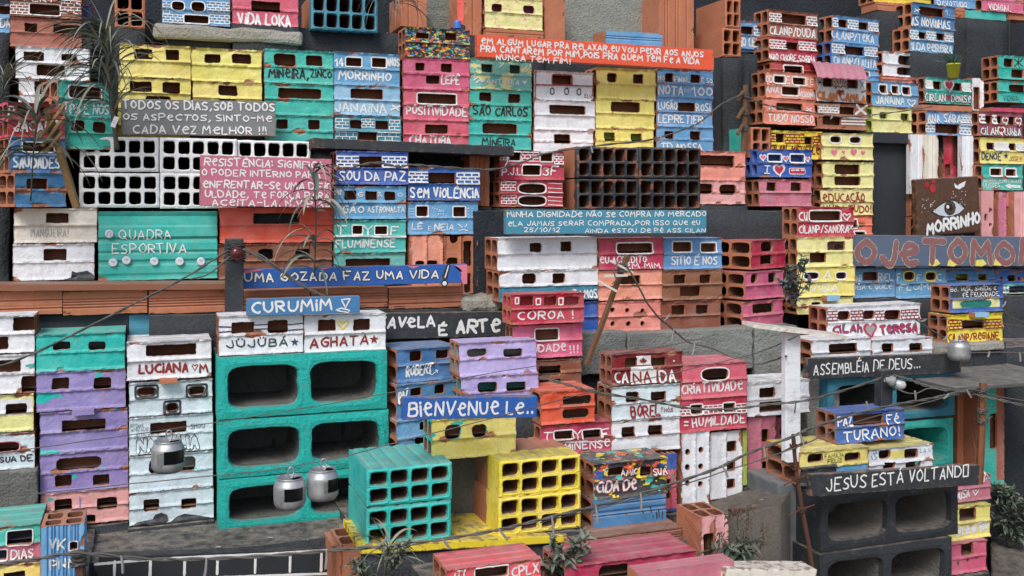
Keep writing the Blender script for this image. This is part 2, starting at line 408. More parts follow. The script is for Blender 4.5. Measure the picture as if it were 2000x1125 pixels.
# ------------------------------------------------------------------ hollow bricks as little houses
FOOT = []
def superr(c, s, n): return (abs(c) ** n + abs(s) ** n) ** (-1 / n)
def brick_mesh(L, H, D, wins, seed, nu, nv, style='panel', ribs=None, rowcells=2, bands=(), depthcols=2, solid=False, rough=1.0):
    """local frame: a along x from -L/2, y from 0 (front) to D, z from 0. mats: 0 paint 1 clay 2 top 3 inside 4.. bands"""
    so = Vector((seed * 3.17, seed * 1.71, seed * .93)); N = noise.noise
    rid = [.012, .5, .988] if rowcells == 2 else ([.012, .988] if rowcells == 1 else [.012, .34, .67, .988])
    big = N(so) * .0016
    def ridge(a, b):
        v = b / H; k = 0.
        for i, c in enumerate(rid):
            k = max(k, math.exp(-((v - c - .012 * N(Vector((a * 70, i * 3.3, 7)) + so)) / (.034 if 0 < i < len(rid) - 1 else .03)) ** 2) * (.78 + .5 * N(Vector((a * 55, i * 9.1, 0)) + so) + .3 * N(Vector((a * 190, i * 9.1, 3)) + so)))
        return k
    def surf(a, b):
        if style == 'flat': return .0006 * N(Vector((a * 60, b * 60, 2)) + so)
        if style == 'rib':
            v = b / H; y = .0006 * N(Vector((a * 50, b * 50, 2)) + so)
            for c in ribs: y += .0045 * math.exp(-((v - c) / .02) ** 4)
            return y
        return .0055 - .0074 * rough * ridge(a, b) + .0011 * N(Vector((a * 38, b * 55, 1)) + so) + .0005 * N(Vector((a * 140, b * 140, 3)) + so) + big * (b / H - .5)
    rb = random.Random(int(seed) * 13 + 5); bites = []
    if rough > 0 and style != 'flat':
        for _ in range(rb.choice((1, 2, 2, 3, 4))):
            bites.append((rb.uniform(-L / 2, L / 2) if rb.random() < .75 else rb.choice((-L / 2, L / 2)), H * rb.choice((0., 1., 1., .5) if style == 'panel' else (0., 1.)) + rb.uniform(-.002, .002), rb.uniform(.004, .011), rb.uniform(1.2, 3.)))
    def bite(a, b):
        k = 0.
        for x, z, r, st in bites:
            d = math.hypot((a - x) / st, b - z) + .0035 * N(Vector((a * 120, b * 120, 21)) + so)
            if d < r: k = max(k, min(1., (r - d) / r * 2.2))
        return k
    mb = MB(); g = {}; P = {}
    for i in range(nu + 1):
        for j in range(nv + 1):
            a = -L / 2 + L * i / nu; b = H * j / nv
            if j in (0, nv): b += (.0014 * N(Vector((a * 45, j, 5)) + so) + .0012 * N(Vector((a * 170, j, 6)) + so)) * rough
            if i in (0, nu): a += (.0009 * N(Vector((b * 60, i, 7)) + so) + .0008 * N(Vector((b * 190, i, 8)) + so)) * rough
            P[i, j] = [a, b]
    def sdw(a, b, w):
        a0, b0, a1, b1, rr = w; cx, cz = (a0 + a1) / 2, (b0 + b1) / 2; hx_, hz = (a1 - a0) / 2, (b1 - b0) / 2; r = rr * min(hx_, hz)
        qx, qz = abs(a - cx) - hx_ + r, abs(b - cz) - hz + r
        return math.hypot(max(qx, 0), max(qz, 0)) + min(max(qx, qz), 0) - r + .0010 * rough * N(Vector((a * 150, b * 150, 4)) + so) + .0013 * rough * N(Vector((a * 55, b * 55, 14)) + so)
    dele = set()
    for i in range(nu):
        for j in range(nv):
            a = -L / 2 + L * (i + .5) / nu; b = H * (j + .5) / nv
            for w in wins:
                if w[0] - .006 < a < w[2] + .006 and w[1] - .006 < b < w[3] + .006 and sdw(a, b, w) < 0: dele.add((i, j)); break
    bv = {}
    for (i, j) in dele:
        for p in ((i, j), (i + 1, j), (i, j + 1), (i + 1, j + 1)):
            cs = [(p[0] - 1, p[1] - 1), (p[0], p[1] - 1), (p[0] - 1, p[1]), (p[0], p[1])]
            if any(c not in dele and 0 <= c[0] < nu and 0 <= c[1] < nv for c in cs): bv[p] = 1
    for p in bv:
        a, b = P[p]; w = min(wins, key=lambda w: abs(sdw(a, b, w))); h = 5e-4
        for _ in range(2):
            d = sdw(a, b, w); gx = (sdw(a + h, b, w) - d) / h; gz = (sdw(a, b + h, w) - d) / h; l = gx * gx + gz * gz
            if l > .2 and abs(d) < .006: a -= d * gx / l; b -= d * gz / l
        P[p] = [a, b]
    for p, (a, b) in P.items():
        e = ridge(a, b) if style == 'panel' else 0.
        if p in bv: e = max(e, .75)
        if p[0] in (0, nu) or p[1] in (0, nv): e = max(e, .9)
        bt = bite(a, b)
        g[p] = mb.p((a, surf(a, b) + .0035 * bt, b), e + 2.2 * bt)
    def bandof(a, b):
        for k, w in enumerate(bands):
            if w[0] <= a <= w[2] and w[1] <= b <= w[3]: return 4 + k
        return 0
    for i in range(nu):
        for j in range(nv):
            if (i, j) in dele: continue
            m = bandof(-L / 2 + L * (i + .5) / nu, H * (j + .5) / nv) if bands else 0
            mb.q((g[i, j], g[i + 1, j], g[i + 1, j + 1], g[i, j + 1]), m)
    bk = {p: mb.p((P[p][0], surf(*P[p]) + .008, P[p][1]), .3) for p in bv}
    for (i, j) in dele:
        for (n_, p, q) in (((i - 1, j), (i, j), (i, j + 1)), ((i + 1, j), (i + 1, j + 1), (i + 1, j)), ((i, j - 1), (i + 1, j), (i, j)), ((i, j + 1), (i, j + 1), (i + 1, j + 1))):
            if n_ not in dele and p in bv and q in bv: mb.q((g[p], g[q], bk[q], bk[p]), 1)
    # top with grooves, bottom, back
    T = [(.004, 0), (D * .2, .0002), (D * .23, -.0022), (D * .27, -.0022), (D * .3, 0), (D * .5, 0), (D * .53, -.0022), (D * .57, -.0022), (D * .6, 0), (D * .8, 0), (D * .83, -.0022), (D * .87, -.0022), (D * .9, 0), (D, 0)]
    prev = [g[i, nv] for i in range(nu + 1)]
    for y, dz in T:
        row = [mb.p((P[i, nv][0], y + (surf(*P[i, nv]) if y < .005 else 0), H + dz + (.0008 * N(Vector((P[i, nv][0] * 60, y * 90, 9)) + so))), .15 if y > .01 else .7) for i in range(nu + 1)]
        for i in range(nu): mb.q((prev[i], prev[i + 1], row[i + 1], row[i]), 2)
        prev = row
    bl = [mb.p((-L / 2, D, 0)), mb.p((L / 2, D, 0))]
    b0 = [g[i, 0] for i in range(nu + 1)]
    mb.q(b0[::-1] + bl, 1)
    tl, tr = mb.p((-L / 2, D, H)), mb.p((L / 2, D, H)); mb.q((bl[1], bl[0], tl, tr), 1)
    # ends with cells, tubes through
    nc = depthcols
    if solid:
        for sx in (-1, 1):
            col = [g[0 if sx < 0 else nu, j] for j in range(nv + 1)]
            mb.q((col if sx > 0 else col[::-1]) + ([tr, bl[1]] if sx > 0 else [bl[0], tl]), 1)
        return mb, surf
    NN = 16
    for ci in range(nc):
        y0, y1 = D * ci / nc, D * (ci + 1) / nc
        for ri in range(rowcells):
            z0, z1 = H * ri / rowcells, H * (ri + 1) / rowcells
            cy, cz, oy, oz = (y0 + y1) / 2, (z0 + z1) / 2, (y1 - y0) / 2, (z1 - z0) / 2
            m0 = .006 if ri == 0 else .004; m1 = .006 if ri == rowcells - 1 else .004; f0 = .009 if ci == 0 else .004; f1 = .006 if ci == nc - 1 else .004
            hy, hz, hcy, hcz = oy - (f0 + f1) / 2, oz - (m0 + m1) / 2, cy + (f0 - f1) / 2, cz + (m0 - m1) / 2
            loops = []
            for sx in (-1, 1):
                out = []; inn = []; inn2 = []
                for k in range(NN):
                    an = 2 * math.pi * k / NN; c, s = math.cos(an), math.sin(an); mx = max(abs(c), abs(s))
                    yy, zz = cy + oy * c / mx, cz + oz * s / mx; r = superr(c, s, 5) * (1 + .06 * N(Vector((k * 1.3, ci + ri * 5, sx * 4)) + so))
                    if yy < 1e-5: yy = surf(sx * L / 2, zz)
                    xj = sx * L / 2 + .0012 * N(Vector((yy * 90, zz * 90, sx)) + so)
                    out.append(mb.p((xj, yy, zz), .6)); inn.append(mb.p((xj, hcy + hy * c * r, hcz + hz * s * r), .6)); inn2.append((hcy + hy * c * r, hcz + hz * s * r))
                for k in range(NN): mb.q((out[k], out[(k + 1) % NN], inn[(k + 1) % NN], inn[k]), 1)
                loops.append(inn)
            for k in range(NN):
                an = 2 * math.pi * (k + .5) / NN
                if ci == 0 and math.cos(an) < -.75: continue
                mb.q((loops[0][k], loops[0][(k + 1) % NN], loops[1][(k + 1) % NN], loops[1][k]), 3)
    return mb, surf
def swapaxes(mb, H): # turn a lying brick upright: a -> z, b -> x
    return mb
SEED = [1]
G_HOUSE = 'painted brick houses stacked up the hillside'
def H(label, box, w, col, wins=(), marks=(), yaw=0, D=.09, top=None, inner=None, chip=1.0, spl=None, vert=False, style='panel', ribs=None, rows=2, bands=(), ends=None, cat='brick house', name='brick_house', foot=True, solid=False, group=G_HOUSE, cols=2, rough=1.0, bottom=None):
    SEED[0] += 1; sd = SEED[0]; rg = random.Random(sd)
    x0, y0, x1, y1 = box
    P0 = at(zx(x0), zy(y1), w); Pt = at(zx(x0), zy(y0), w); hgt = Pt.z - P0.z
    dr = Vector((math.cos(R(yaw)), math.sin(R(yaw)), 0)); F = Face(P0, dr)
    Lx = F.ab(x1, (y0 + y1) / 2)[0]
    L, Hh = (hgt, Lx) if vert else (Lx, hgt)
    W = []; fm = []
    for wn in wins:
        a0, b1 = F.ab(wn[0], wn[1]); a1, _ = F.ab(wn[2], wn[1]); _, b0 = F.ab(wn[0], wn[3]); o = wn[4] if len(wn) > 4 else ''
        rr = 1.0 if 'c' in o else (rg.uniform(.55, .85) if 'o' in o else rg.uniform(.12, .42))
        W.append((b0 - L / 2, a0, b1 - L / 2, a1, rr) if vert else (a0 - L / 2, b0, a1 - L / 2, b1, rr))
        if 'f' in o: fm.append(('f', wn[0], wn[1], wn[2], wn[3], o[o.index('f') + 1], rr, 9))
    bd = []; bm = []
    for b_ in bands:
        a0, b1 = F.ab(b_[0], b_[1]); a1, _ = F.ab(b_[2], b_[1]); _, b0 = F.ab(b_[0], b_[3])
        bd.append((b0 - L / 2, a0, b1 - L / 2, a1) if vert else (a0 - L / 2, b0, a1 - L / 2, b1)); bm.append(paint(b_[4], chip))
    pxl = abs(zy(y1) - zy(y0)) if vert else abs(zx(x1) - zx(x0)); pxh = abs(zx(x1) - zx(x0)) if vert else abs(zy(y1) - zy(y0))
    nu = int(max(16, min(64, pxl / 2.8))); nv = int(max(12, min(30, pxh / 2.6)))
    mb, surf = brick_mesh(L, Hh, D, W, sd, nu, nv, style, ribs, rows, bd, cols, solid, rough)
    if vert:
        mb.v = [(b - Hh / 2, y, a + L / 2) for a, y, b in mb.v]; sf = lambda x, z: surf(z - L / 2, x + Hh / 2)
        loc = P0 + dr * (Hh / 2); off = 0; srf = sf
    else: loc = P0 + dr * (L / 2); srf = surf
    base = paint(col, chip, spl) if col not in ('clay',) else clay()
    cy_ = clay() if ends is None else paint(ends)
    inn = clay(.64, 'clay_inside_shade') if inner is None else (paint(inner, 0) if inner in COL else inner)  # default inside is clay darkened, its shade put into the colour
    tp = (base if top is None else (clay() if top == 'clay' else paint(top)))
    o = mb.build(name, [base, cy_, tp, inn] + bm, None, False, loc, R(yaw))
    tag(o, label, cat, group)
    # marks are in face coordinates (0..L from left); lying bricks are centred
    o_off = (Hh / 2 if vert else L / 2)
    class FF:
        ab = staticmethod(lambda x, y: (lambda q: (q[0] - o_off, q[1]))(F.ab(x, y)))
    add_marks(FF, list(marks) + fm, srf, 0, o, rg)
    if foot:
        wdt = Hh if vert else L
        xs = [P0.x, P0.x + dr.x * wdt]; FOOT.append((min(xs), max(xs), min(P0.y, P0.y + dr.y * wdt), P0.z, P0.z + hgt, D))
    return o
def hollow_mesh(L, H, D, nx, ny, sd, groove=True, margin=.0068, wall=.0062, nexp=6, N_=24, paintdepth=.04, taper=1.0, close=False, jit=.07, edge=.0):
    so = Vector((sd * 2.3, sd * 1.1, sd * .7)); N = noise.noise; mb = MB()
    gx = [margin + (L - 2 * margin + wall) * i / nx for i in range(nx + 1)]; gz = [margin + (H - 2 * margin + wall) * j / ny for j in range(ny + 1)]
    def J(x, z, k): return .0012 * N(Vector((x * 60, z * 60, k)) + so) + .0006 * N(Vector((x * 200, z * 200, k + 3)) + so)
    for i in range(nx):
        for j in range(ny):
            hx0, hx1, hz0, hz1 = gx[i], gx[i + 1] - wall, gz[j], gz[j + 1] - wall
            X0 = 0 if i == 0 else hx0 - wall / 2; X1 = L if i == nx - 1 else hx1 + wall / 2; Z0 = 0 if j == 0 else hz0 - wall / 2; Z1 = H if j == ny - 1 else hz1 + wall / 2
            cx, cz, ox, oz = (X0 + X1) / 2, (Z0 + Z1) / 2, (X1 - X0) / 2, (Z1 - Z0) / 2
            hcx, hcz, hx_, hz_ = (hx0 + hx1) / 2, (hz0 + hz1) / 2, (hx1 - hx0) / 2, (hz1 - hz0) / 2
            hcx += .0012 * N(Vector((i * 3.1, j * 2.3, 1)) + so); out = []; mid = []; inn = []; i2 = []; i3 = []
            for k in range(N_):
                an = 2 * math.pi * k / N_; c, s = math.cos(an), math.sin(an); mx = max(abs(c), abs(s))
                r = superr(c, s, nexp) * (1 + jit * N(Vector((math.cos(an) * 1.6 + i * 7, math.sin(an) * 1.6 + j * 5, 1)) + so) + jit * .6 * N(Vector((math.cos(an) * 5 + i * 7, math.sin(an) * 5 + j * 5, 2)) + so))
                x, z = cx + ox * c / mx, cz + oz * s / mx
                x2, z2 = hcx + hx_ * c * r, hcz + hz_ * s * r
                ed = abs(x) < 1e-5 or abs(x - L) < 1e-5 or abs(z) < 1e-5 or abs(z - H) < 1e-5
                if ed: x += J(z, x, 2); z += J(x, z, 4)
                out.append(mb.p((x - L / 2, (.0025 if ed else 0) + J(x, z, 0) * .6, z), .35 if ed else .1)); 
                xm, zm = x * .35 + x2 * .65, z * .35 + z2 * .65
                mid.append(mb.p((xm - L / 2, -.0003 + J(xm, zm, 0) * .5, zm), .2))
                inn.append(mb.p((x2 - L / 2, .0012 + J(x2, z2, 0) * .5, z2), .45)); 
                i2.append(mb.p((hcx + hx_ * c * r * (.5 + .5 * taper) - L / 2, .016, hcz + hz_ * s * r * (.5 + .5 * taper)), .2)); i3.append(mb.p((hcx + hx_ * c * r * taper - L / 2, D - .002, hcz + hz_ * s * r * taper)))
            for k in range(N_):
                l = (k + 1) % N_
                mb.q((out[k], mid[k], mid[l], out[l]), 0); mb.q((mid[k], inn[k], inn[l], mid[l]), 0)
                mb.q((inn[k], i2[k], i2[l], inn[l]), 1 if not close else 0); mb.q((i2[k], i3[k], i3[l], i2[l]), 3)
            if close: mb.q(i3[::-1], 3)
    pf = []
    def side(n, f):
        for k in range(n):
            t = k / n; gr = -.0022 if groove and (int(t * 24) % 4 == 3) else 0; pf.append(f(t, gr))
    n_ = 24 if groove else 10
    side(n_, lambda t, g: (L * t, -g)); side(n_ // 2 if groove else 6, lambda t, g: (L + g, H * t)); side(n_, lambda t, g: (L * (1 - t), H + g)); side(n_ // 2 if groove else 6, lambda t, g: (-g, H * (1 - t)))
    ys = [.0025, paintdepth, D] if paintdepth < D else [.0025, D]; prev = None
    for q, y in enumerate(ys):
        ring = []
        for k, (x, z) in enumerate(pf):
            yy = y + (.008 * N(Vector((x * 60, z * 60, 5)) + so) if 0 < q < len(ys) - 1 else 0)
            ring.append(mb.p((x - L / 2 + J(z, y, 2) * (1 if q == 0 else .3), yy, z + J(x, y, 4) * (1 if q == 0 else .3)), .7 if q == 0 else .1))
        if prev:
            for k in range(len(pf)): mb.q((prev[k], prev[(k + 1) % len(pf)], ring[(k + 1) % len(pf)], ring[k]), 0 if q == 1 and len(ys) > 2 else 2)
        prev = ring
    mb.q(prev, 2)
    return mb
def HB(label, box, w, nx, ny, face, side=None, inside=None, D=.19, yaw=0, cat='hollow brick', name='hollow_brick', group='hollow bricks with open cells', foot=True, **k):
    SEED[0] += 1; sd = SEED[0]; x0, y0, x1, y1 = box
    P0 = at(zx(x0), zy(y1), w); hgt = at(zx(x0), zy(y0), w).z - P0.z; dr = Vector((math.cos(R(yaw)), math.sin(R(yaw)), 0)); L = Face(P0, dr).ab(x1, (y0 + y1) / 2)[0]
    mb = hollow_mesh(L, hgt, D, nx, ny, sd, **k)
    fm = face if not isinstance(face, str) else (clay() if face == 'clay' else paint(face)); sm = clay() if side is None else (paint(side) if isinstance(side, str) else side); im = clay(.64, 'clay_inside_shade') if inside is None else inside  # cells default to the same clay with painted-in shade
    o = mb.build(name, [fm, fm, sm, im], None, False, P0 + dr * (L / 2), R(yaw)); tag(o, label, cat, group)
    if foot:
        xs = [P0.x, P0.x + dr.x * L]; FOOT.append((min(xs), max(xs), P0.y, P0.z, P0.z + hgt, D))
    return o
def CB(label, box, w, face, nx=2, D=.19, inside=None, foot=True, **k):
    kw = dict(groove=False, margin=.021, wall=.024, nexp=5.5, N_=40, paintdepth=.9, taper=.93, close=True, jit=.035); kw.update(k)
    return HB(label, box, w, nx, 1, face, face, inside or concrete((110, 108, 104), (78, 78, 76), 'concrete_cavity'), D, 0, 'concrete block', 'concrete_block', 'hollow concrete blocks', foot, **kw)
def board(label, p00, p01, p10, w, mat, T=.018, marks=(), cat='sign board', name='sign_board', group='lettered boards among the brick houses', tilt=0, ybot=None, bev=.0016, sub=1, spl=None):
    """p00 left-top, p01 left-bottom, p10 right-top (zoom px)"""
    SEED[0] += 1; sd = SEED[0]; rg = random.Random(sd)
    A = at(zx(p00[0]), zy(p00[1]), w); B = at(zx(p01[0]), zy(p01[1]), w); C = at(zx(p10[0]), zy(p10[1]), w)
    L = math.hypot(C.x - A.x, C.z - A.z); hh = (A - B).length; roll = math.atan2(C.z - A.z, C.x - A.x)
    bm = bmesh.new(); bmesh.ops.create_cube(bm, size=1)
    for v in bm.verts: v.co = Vector((v.co.x * L + L / 2, (v.co.y + .5) * T, (v.co.z + .5) * hh))
    bmesh.ops.subdivide_edges(bm, edges=[e for e in bm.edges if abs(e.verts[0].co.x - e.verts[1].co.x) > L * .5], cuts=max(4, int(L / .02)), use_grid_fill=True)
    bmesh.ops.subdivide_edges(bm, edges=[e for e in bm.edges if abs(e.verts[0].co.z - e.verts[1].co.z) > hh * .5], cuts=max(5, int(hh / .006)), use_grid_fill=True)
    for v in bm.verts:
        n = Vector((noise.noise(v.co * 40 + Vector((sd, 0, 0))), 0, noise.noise(v.co * 33 + Vector((0, sd, 0)))))
        v.co += Vector((n.x * .0008, 0, n.z * .0014))
    bmesh.ops.bevel(bm, geom=[e for e in bm.edges if len(e.link_faces) == 2 and e.calc_face_angle(0) > .9], offset=bev, segments=2, affect='EDGES', profile=.6)
    me = bpy.data.meshes.new(name); bm.to_mesh(me); bm.free()
    me.materials.append(mat if not isinstance(mat, str) else wood(mat))
    a = me.attributes.new('edge', 'FLOAT', 'POINT')
    a.data.foreach_set('value', [1. if (v.co.x < .003 or v.co.x > L - .003 or v.co.z < .0035 or v.co.z > hh - .0035) else 0. for v in me.vertices])
    o = bpy.data.objects.new(name, me); SC.collection.objects.link(o); o.location = B; o.rotation_euler = (0, -roll, 0)
    tag(o, label, cat, group)
    F = Face(B, Vector((1, 0, 0)), roll)
    if marks: add_marks(F, marks, lambda x, z: 0., 0, o, rg, True)
    return o
def slab(label, box, w, mat, D=.05, cat='concrete block', name='concrete_block', bev=.004, group=None, rough=.003, yaw=0, kind=None, foot=False):
    """plain solid block with worn edges; box = left-top / right-bottom of the front face"""
    SEED[0] += 1; sd = SEED[0]; x0, y0, x1, y1 = box; P0 = at(zx(x0), zy(y1), w); hgt = at(zx(x0), zy(y0), w).z - P0.z
    dr = Vector((math.cos(R(yaw)), math.sin(R(yaw)), 0)); L = Face(P0, dr).ab(x1, (y0 + y1) / 2)[0]
    bm = bmesh.new(); bmesh.ops.create_cube(bm, size=1)
    for v in bm.verts: v.co = Vector((v.co.x * L, (v.co.y + .5) * D, (v.co.z + .5) * hgt))
    bmesh.ops.bevel(bm, geom=list(bm.edges), offset=min(bev, D * .3, hgt * .3), segments=2, affect='EDGES', profile=.5)
    bmesh.ops.subdivide_edges(bm, edges=[e for e in bm.edges if e.calc_length() > .03], cuts=9, use_grid_fill=True)
    for v in bm.verts: v.co += noise.noise_vector(v.co * 38 + Vector((sd, 0, 0))) * rough
    me = bpy.data.meshes.new(name); bm.to_mesh(me); bm.free(); me.materials.append(mat)
    o = bpy.data.objects.new(name, me); SC.collection.objects.link(o); o.location = P0 + dr * (L / 2); o.rotation_euler[2] = R(yaw)
    tag(o, label, cat, group, kind)
    if foot: FOOT.append((P0.x, P0.x + L, P0.y, P0.z, P0.z + hgt, D))
    return o
T = lambda *a, **k: ('t', *a, k) if k else ('t', *a)
# ------------------------------------------------------------------ painted brick houses, tile by tile
Z('A1')
H("blue painted brick cut off at the top left corner beside a terracotta brick", (-60,20,70,232), 2.93, 'bl', [(-20,38,74,98)], [T("DA",0,140,72,195,'W')])
H("terracotta brick painted with white brick pattern at the upper left corner", (72,-130,597,112), 2.9, 'cl', [(215,22,438,102,'fW'),(415,-40,520,8)], [('p',76,12,205,96,'W',4),('p',450,0,588,92,'W',4),T("PERT",180,-30,400,5,'W')], chip=.7)
H("plain terracotta brick with two cut windows under the white patterned one", (72,122,597,338), 2.9, 'cl', [(178,165,268,230),(388,175,592,240)], chip=.6)
H("dark blue brick right of the plain terracotta brick", (602,20,672,258), 2.93, 'nb', [], D=.08)
H("white brick with three windows behind the palm leaves", (112,335,655,572), 2.84, 'wh', [(170,372,320,440),(265,470,475,552),(448,392,560,440)])
H("white brick half hidden behind the first turquoise house at left", (135,574,400,800), 2.84, 'wh', [(250,590,330,690)])
H("teal brick lettered PS É NÓS behind the dry palm", (430,580,828,850), 2.72, 'te', [(510,622,748,716,'fW')], [T("TPS É NÓS",475,750,800,820,'W')], yaw=27, D=.1)
H("teal brick with two windows under the one lettered PS É NÓS", (470,850,848,1090), 2.72, 'te', [(522,875,622,960,'o'),(680,890,778,970,'o')], yaw=10)
H("red brick with pink end cells at the left edge", (62,742,478,1002), 2.66, 're', [(130,768,206,852,'o'),(298,780,378,850,'o')], [T("P",68,780,104,842,'W'),T("JACARÉ",108,882,440,955,'W')], yaw=20, ends='hp', D=.1)
Z('B1')
H("dark blue brick lettered SAUDADES behind palm stems", (70,22,485,288), 2.66, 'mb', [(170,65,402,132,'fW')], [T("SAUDADES",106,172,440,250,'W')], yaw=20, D=.1)
H("dark blue brick with orange end cells at the left edge", (112,290,488,540), 2.64, 'mb', [(200,330,356,406)], yaw=24, D=.12)
H("dirty white brick with faint pencil lettering beside the sports court board", (100,552,710,806), 2.7, 'cw', [(335,586,503,660)], [T("MANGUEIRA!",225,700,495,760,'gw',lw=.06)])
H("white brick with black tar stains beside the sports court board", (92,815,690,1082), 2.7, 'wh', [(318,850,486,932)], [('g',[(520,1060),(525,1010),(560,1022),(640,1008),(688,1040),(688,1078),(440,1078)],'bk')])
o = H("broad turquoise ribbed block lettered QUADRA ESPORTIVA with white discs", (720,575,1592,1082), 2.7, 'te', [], [T("QUADRA",872,712,1250,778,'W',lw=.13),T("ESPORTIVA",822,812,1362,882,'W',lw=.13)], style='rib', ribs=[.05,.24,.26,.4,.585,.6,.8,.83,.86,.89,.92,.95], solid=True, D=.12, name='ribbed_block', cat='ribbed block', group=None)
COURT = o
Z('A1')
H("upper yellow house of the left yellow stack", (875,315,1398,558), 2.88, 'y', [(984,352,1116,428),(1214,360,1312,436)], [('d',1102,405,16,'Y')])
H("second yellow house with paint smears behind its windows", (866,555,1398,790), 2.88, 'y', [(950,592,1110,668),(1190,598,1320,680),(1066,700,1250,790)])
H("lowest yellow house of the left stack mostly behind the grey board", (862,795,1395,1040), 2.88, 'y', [(1190,830,1300,900)])
Z('A2')
H("yellow house with two windows left of the house lettered MINEIRA ZINCO", (-97,345,417,590), 2.88, 'y', [(0,392,116,456),(200,392,340,460)])
H("yellow house with a single window just above the grey board", (-88,592,420,830), 2.88, 'y', [(100,622,240,696),(105,722,230,800)])
H("turquoise house lettered MINEIRA ZINCO in black", (436,355,942,602), 2.88, 'te', [(508,388,668,478,'o'),(745,402,864,478)], [T("MiNeiRA,",470,500,760,562,'K'),T("ZiNCO",778,512,928,562,'K')])
H("turquoise house with one long window under the MINEIRA ZINCO house", (440,602,945,838), 2.88, 'te', [(540,640,857,715)])
H("turquoise house with two windows half behind the grey board end", (440,838,942,1070), 2.88, 'te', [(525,870,612,942),(758,875,844,946)])
H("blue house lettered 14 ANOS in white", (945,375,1430,618), 2.88, 'bl', [(1036,418,1150,482,'fW'),(1226,420,1330,490,'fW')], [T("14",958,425,1020,480,'W'),T("ANOS",1336,425,1426,482,'W'),T("MORRiNHO",982,515,1362,578,'W')])
H("pale blue house with long window and a white cross mark", (948,615,1432,838), 2.88, 'lb', [(1070,645,1306,718)], [T("JANAiNA",958,750,1332,812,'W'),T("x",1350,750,1420,815,'W')])
H("blue house painted with white bricks directly on the dark shelf", (952,838,1440,1075), 2.88, 'tb', [(1066,876,1154,940),(1254,882,1350,945),(1125,965,1262,1030)], [('p',960,868,1058,935,'W',3,6),('p',1152,870,1246,930,'W',3,6),('p',1355,878,1432,950,'W',3,6),('p',962,968,1115,1030,'W',2,6),('p',1268,970,1430,1030,'W',2,6)])
H("blue house painted with white bricks at the top left of the photo", (-312,-60,185,168), 2.97, 'bl', [(-242,6,-150,70,'ofW'),(-98,8,0,80,'ofW'),(-150,105,28,165,'fW')], [('p',-306,5,-255,95,'W',4),('p',20,10,182,90,'W',4),('p',-306,100,-160,160,'W',3),('p',36,105,182,165,'W',3)])
H("pink house lettered VIDA LOKA at the top edge", (203,-60,685,170), 2.95, 'pk', [(342,2,554,78)], [T("ViDA LOKA",248,85,628,165,'W',up=-.1)])
Z('A3')
H("black house splattered all over with coloured paint drops", (45,195,518,412), 2.88, 'bk', [(125,235,220,275),(338,236,424,290)], chip=.3, spl=(('db',50,.58),('te',60,.57),('Y',66,.57),('OR',72,.58),('lb',85,.64)))
H("pink house with three windows, topmost above the POSITIVIDADE house", (28,415,515,648), 2.88, 'pk', [(120,457,190,514),(308,462,390,525),(198,548,300,610)], [T("LEPÊ",312,552,440,612,'W')])
H("pink house lettered POSITIVIDADE with a long white framed window", (32,646,512,878), 2.88, 'pk', [(135,680,420,756,'fW')], [T("POSiTiViDADE",58,775,496,836,'W')])
H("pink house lettered CHATUBA standing on the dark shelf", (32,872,510,1095), 2.88, 'pk', [(192,910,360,975)], [T("CHATUBA",78,992,378,1060,'W')])
H("pale turquoise house streaked with yellow and two small white hearts", (518,420,972,650), 2.88, 'lt', [(604,466,686,525),(812,473,890,535)], [T("ANTÔNiA",640,575,880,610,'W'),('h',608,588,34,'W'),('h',920,602,34,'W'),('l',[(530,560),(560,545)],'W',9),('l',[(548,585),(580,565)],'W',9),('l',[(565,605),(590,585)],'W',9),('l',[(915,510),(940,485)],'W',9),('l',[(932,522),(958,495)],'W',9),('l',[(740,490),(770,460)],'W',9)], inner='V', spl=(('ly',20,.56),))
H("turquoise house lettered SÃO CARLOS in black", (515,645,972,874), 2.88, 'te', [(590,674,680,738),(803,684,890,752)], [T("SÃO CARLOS",545,775,940,838,'K')])
H("turquoise house lettered MINEIRA in black beside a white house", (510,874,970,1090), 2.88, 'te', [(612,900,866,976)], [T("MiNEiRA",612,1010,850,1060,'K')])
H("white house with dark red edge lines and three small painted windows", (990,512,1425,728), 2.88, 'wh', [(1127,548,1266,612,'fD')], [('l',[(1000,620),(1422,630)],'D',9),('l',[(1002,520),(1000,712)],'D',7),('l',[(1424,540),(1418,700)],'D',7)]+[('f',x-10,y-18,x+10,y+18,'G',1,8) for x,y in ((1124,666),(1229,668),(1319,672))]+[T("ELU",1362,690,1415,715,'D')])
H("plain white house with one long window in the upper row", (992,728,1438,948), 2.88, 'wh', [(1102,766,1368,832)])
H("white house with one small window beside the lowest yellow house", (988,948,1424,1115), 2.88, 'wh', [(1136,982,1256,1050)])
H("yellow house patterned with pink flowers at the top edge", (628,-35,1052,200), 3.0, 'ly', [(680,22,755,82,'o'),(912,36,992,95,'o')], spl=(('lp',62,.6),), inner='mr', foot=False)
H("terracotta brick under the flowered yellow house", (634,205,1056,276), 3.0, 'clay', [], style='rib', ribs=[.3,.6,.8], solid=True)
Z('A4')
H("yellow house right under the long orange board", (-52,490,382,722), 2.88, 'y', [(28,532,98,600,'o'),(218,540,292,610)])
H("yellow house with one long window beside the middle blue house of its row", (-58,716,372,936), 2.88, 'y', [(55,742,268,816)])
H("lowest yellow house with green inner walls above the black hollow bricks", (-60,936,366,1110), 2.88, 'y', [(4,968,84,1030),(200,976,282,1035)], inner='lim')
H("blue house lettered NOTA DE 100", (395,500,803,708), 2.88, 'bl', [(453,533,513,598),(640,542,712,605)], [T("NO",402,555,446,585,'W'),T("FiNAL",520,560,628,598,'W'),T("É SO",718,570,798,604,'W'),T("NOTA",404,622,580,686,'W'),T("DE",592,650,634,670,'W'),T("100",648,634,796,698,'W')])
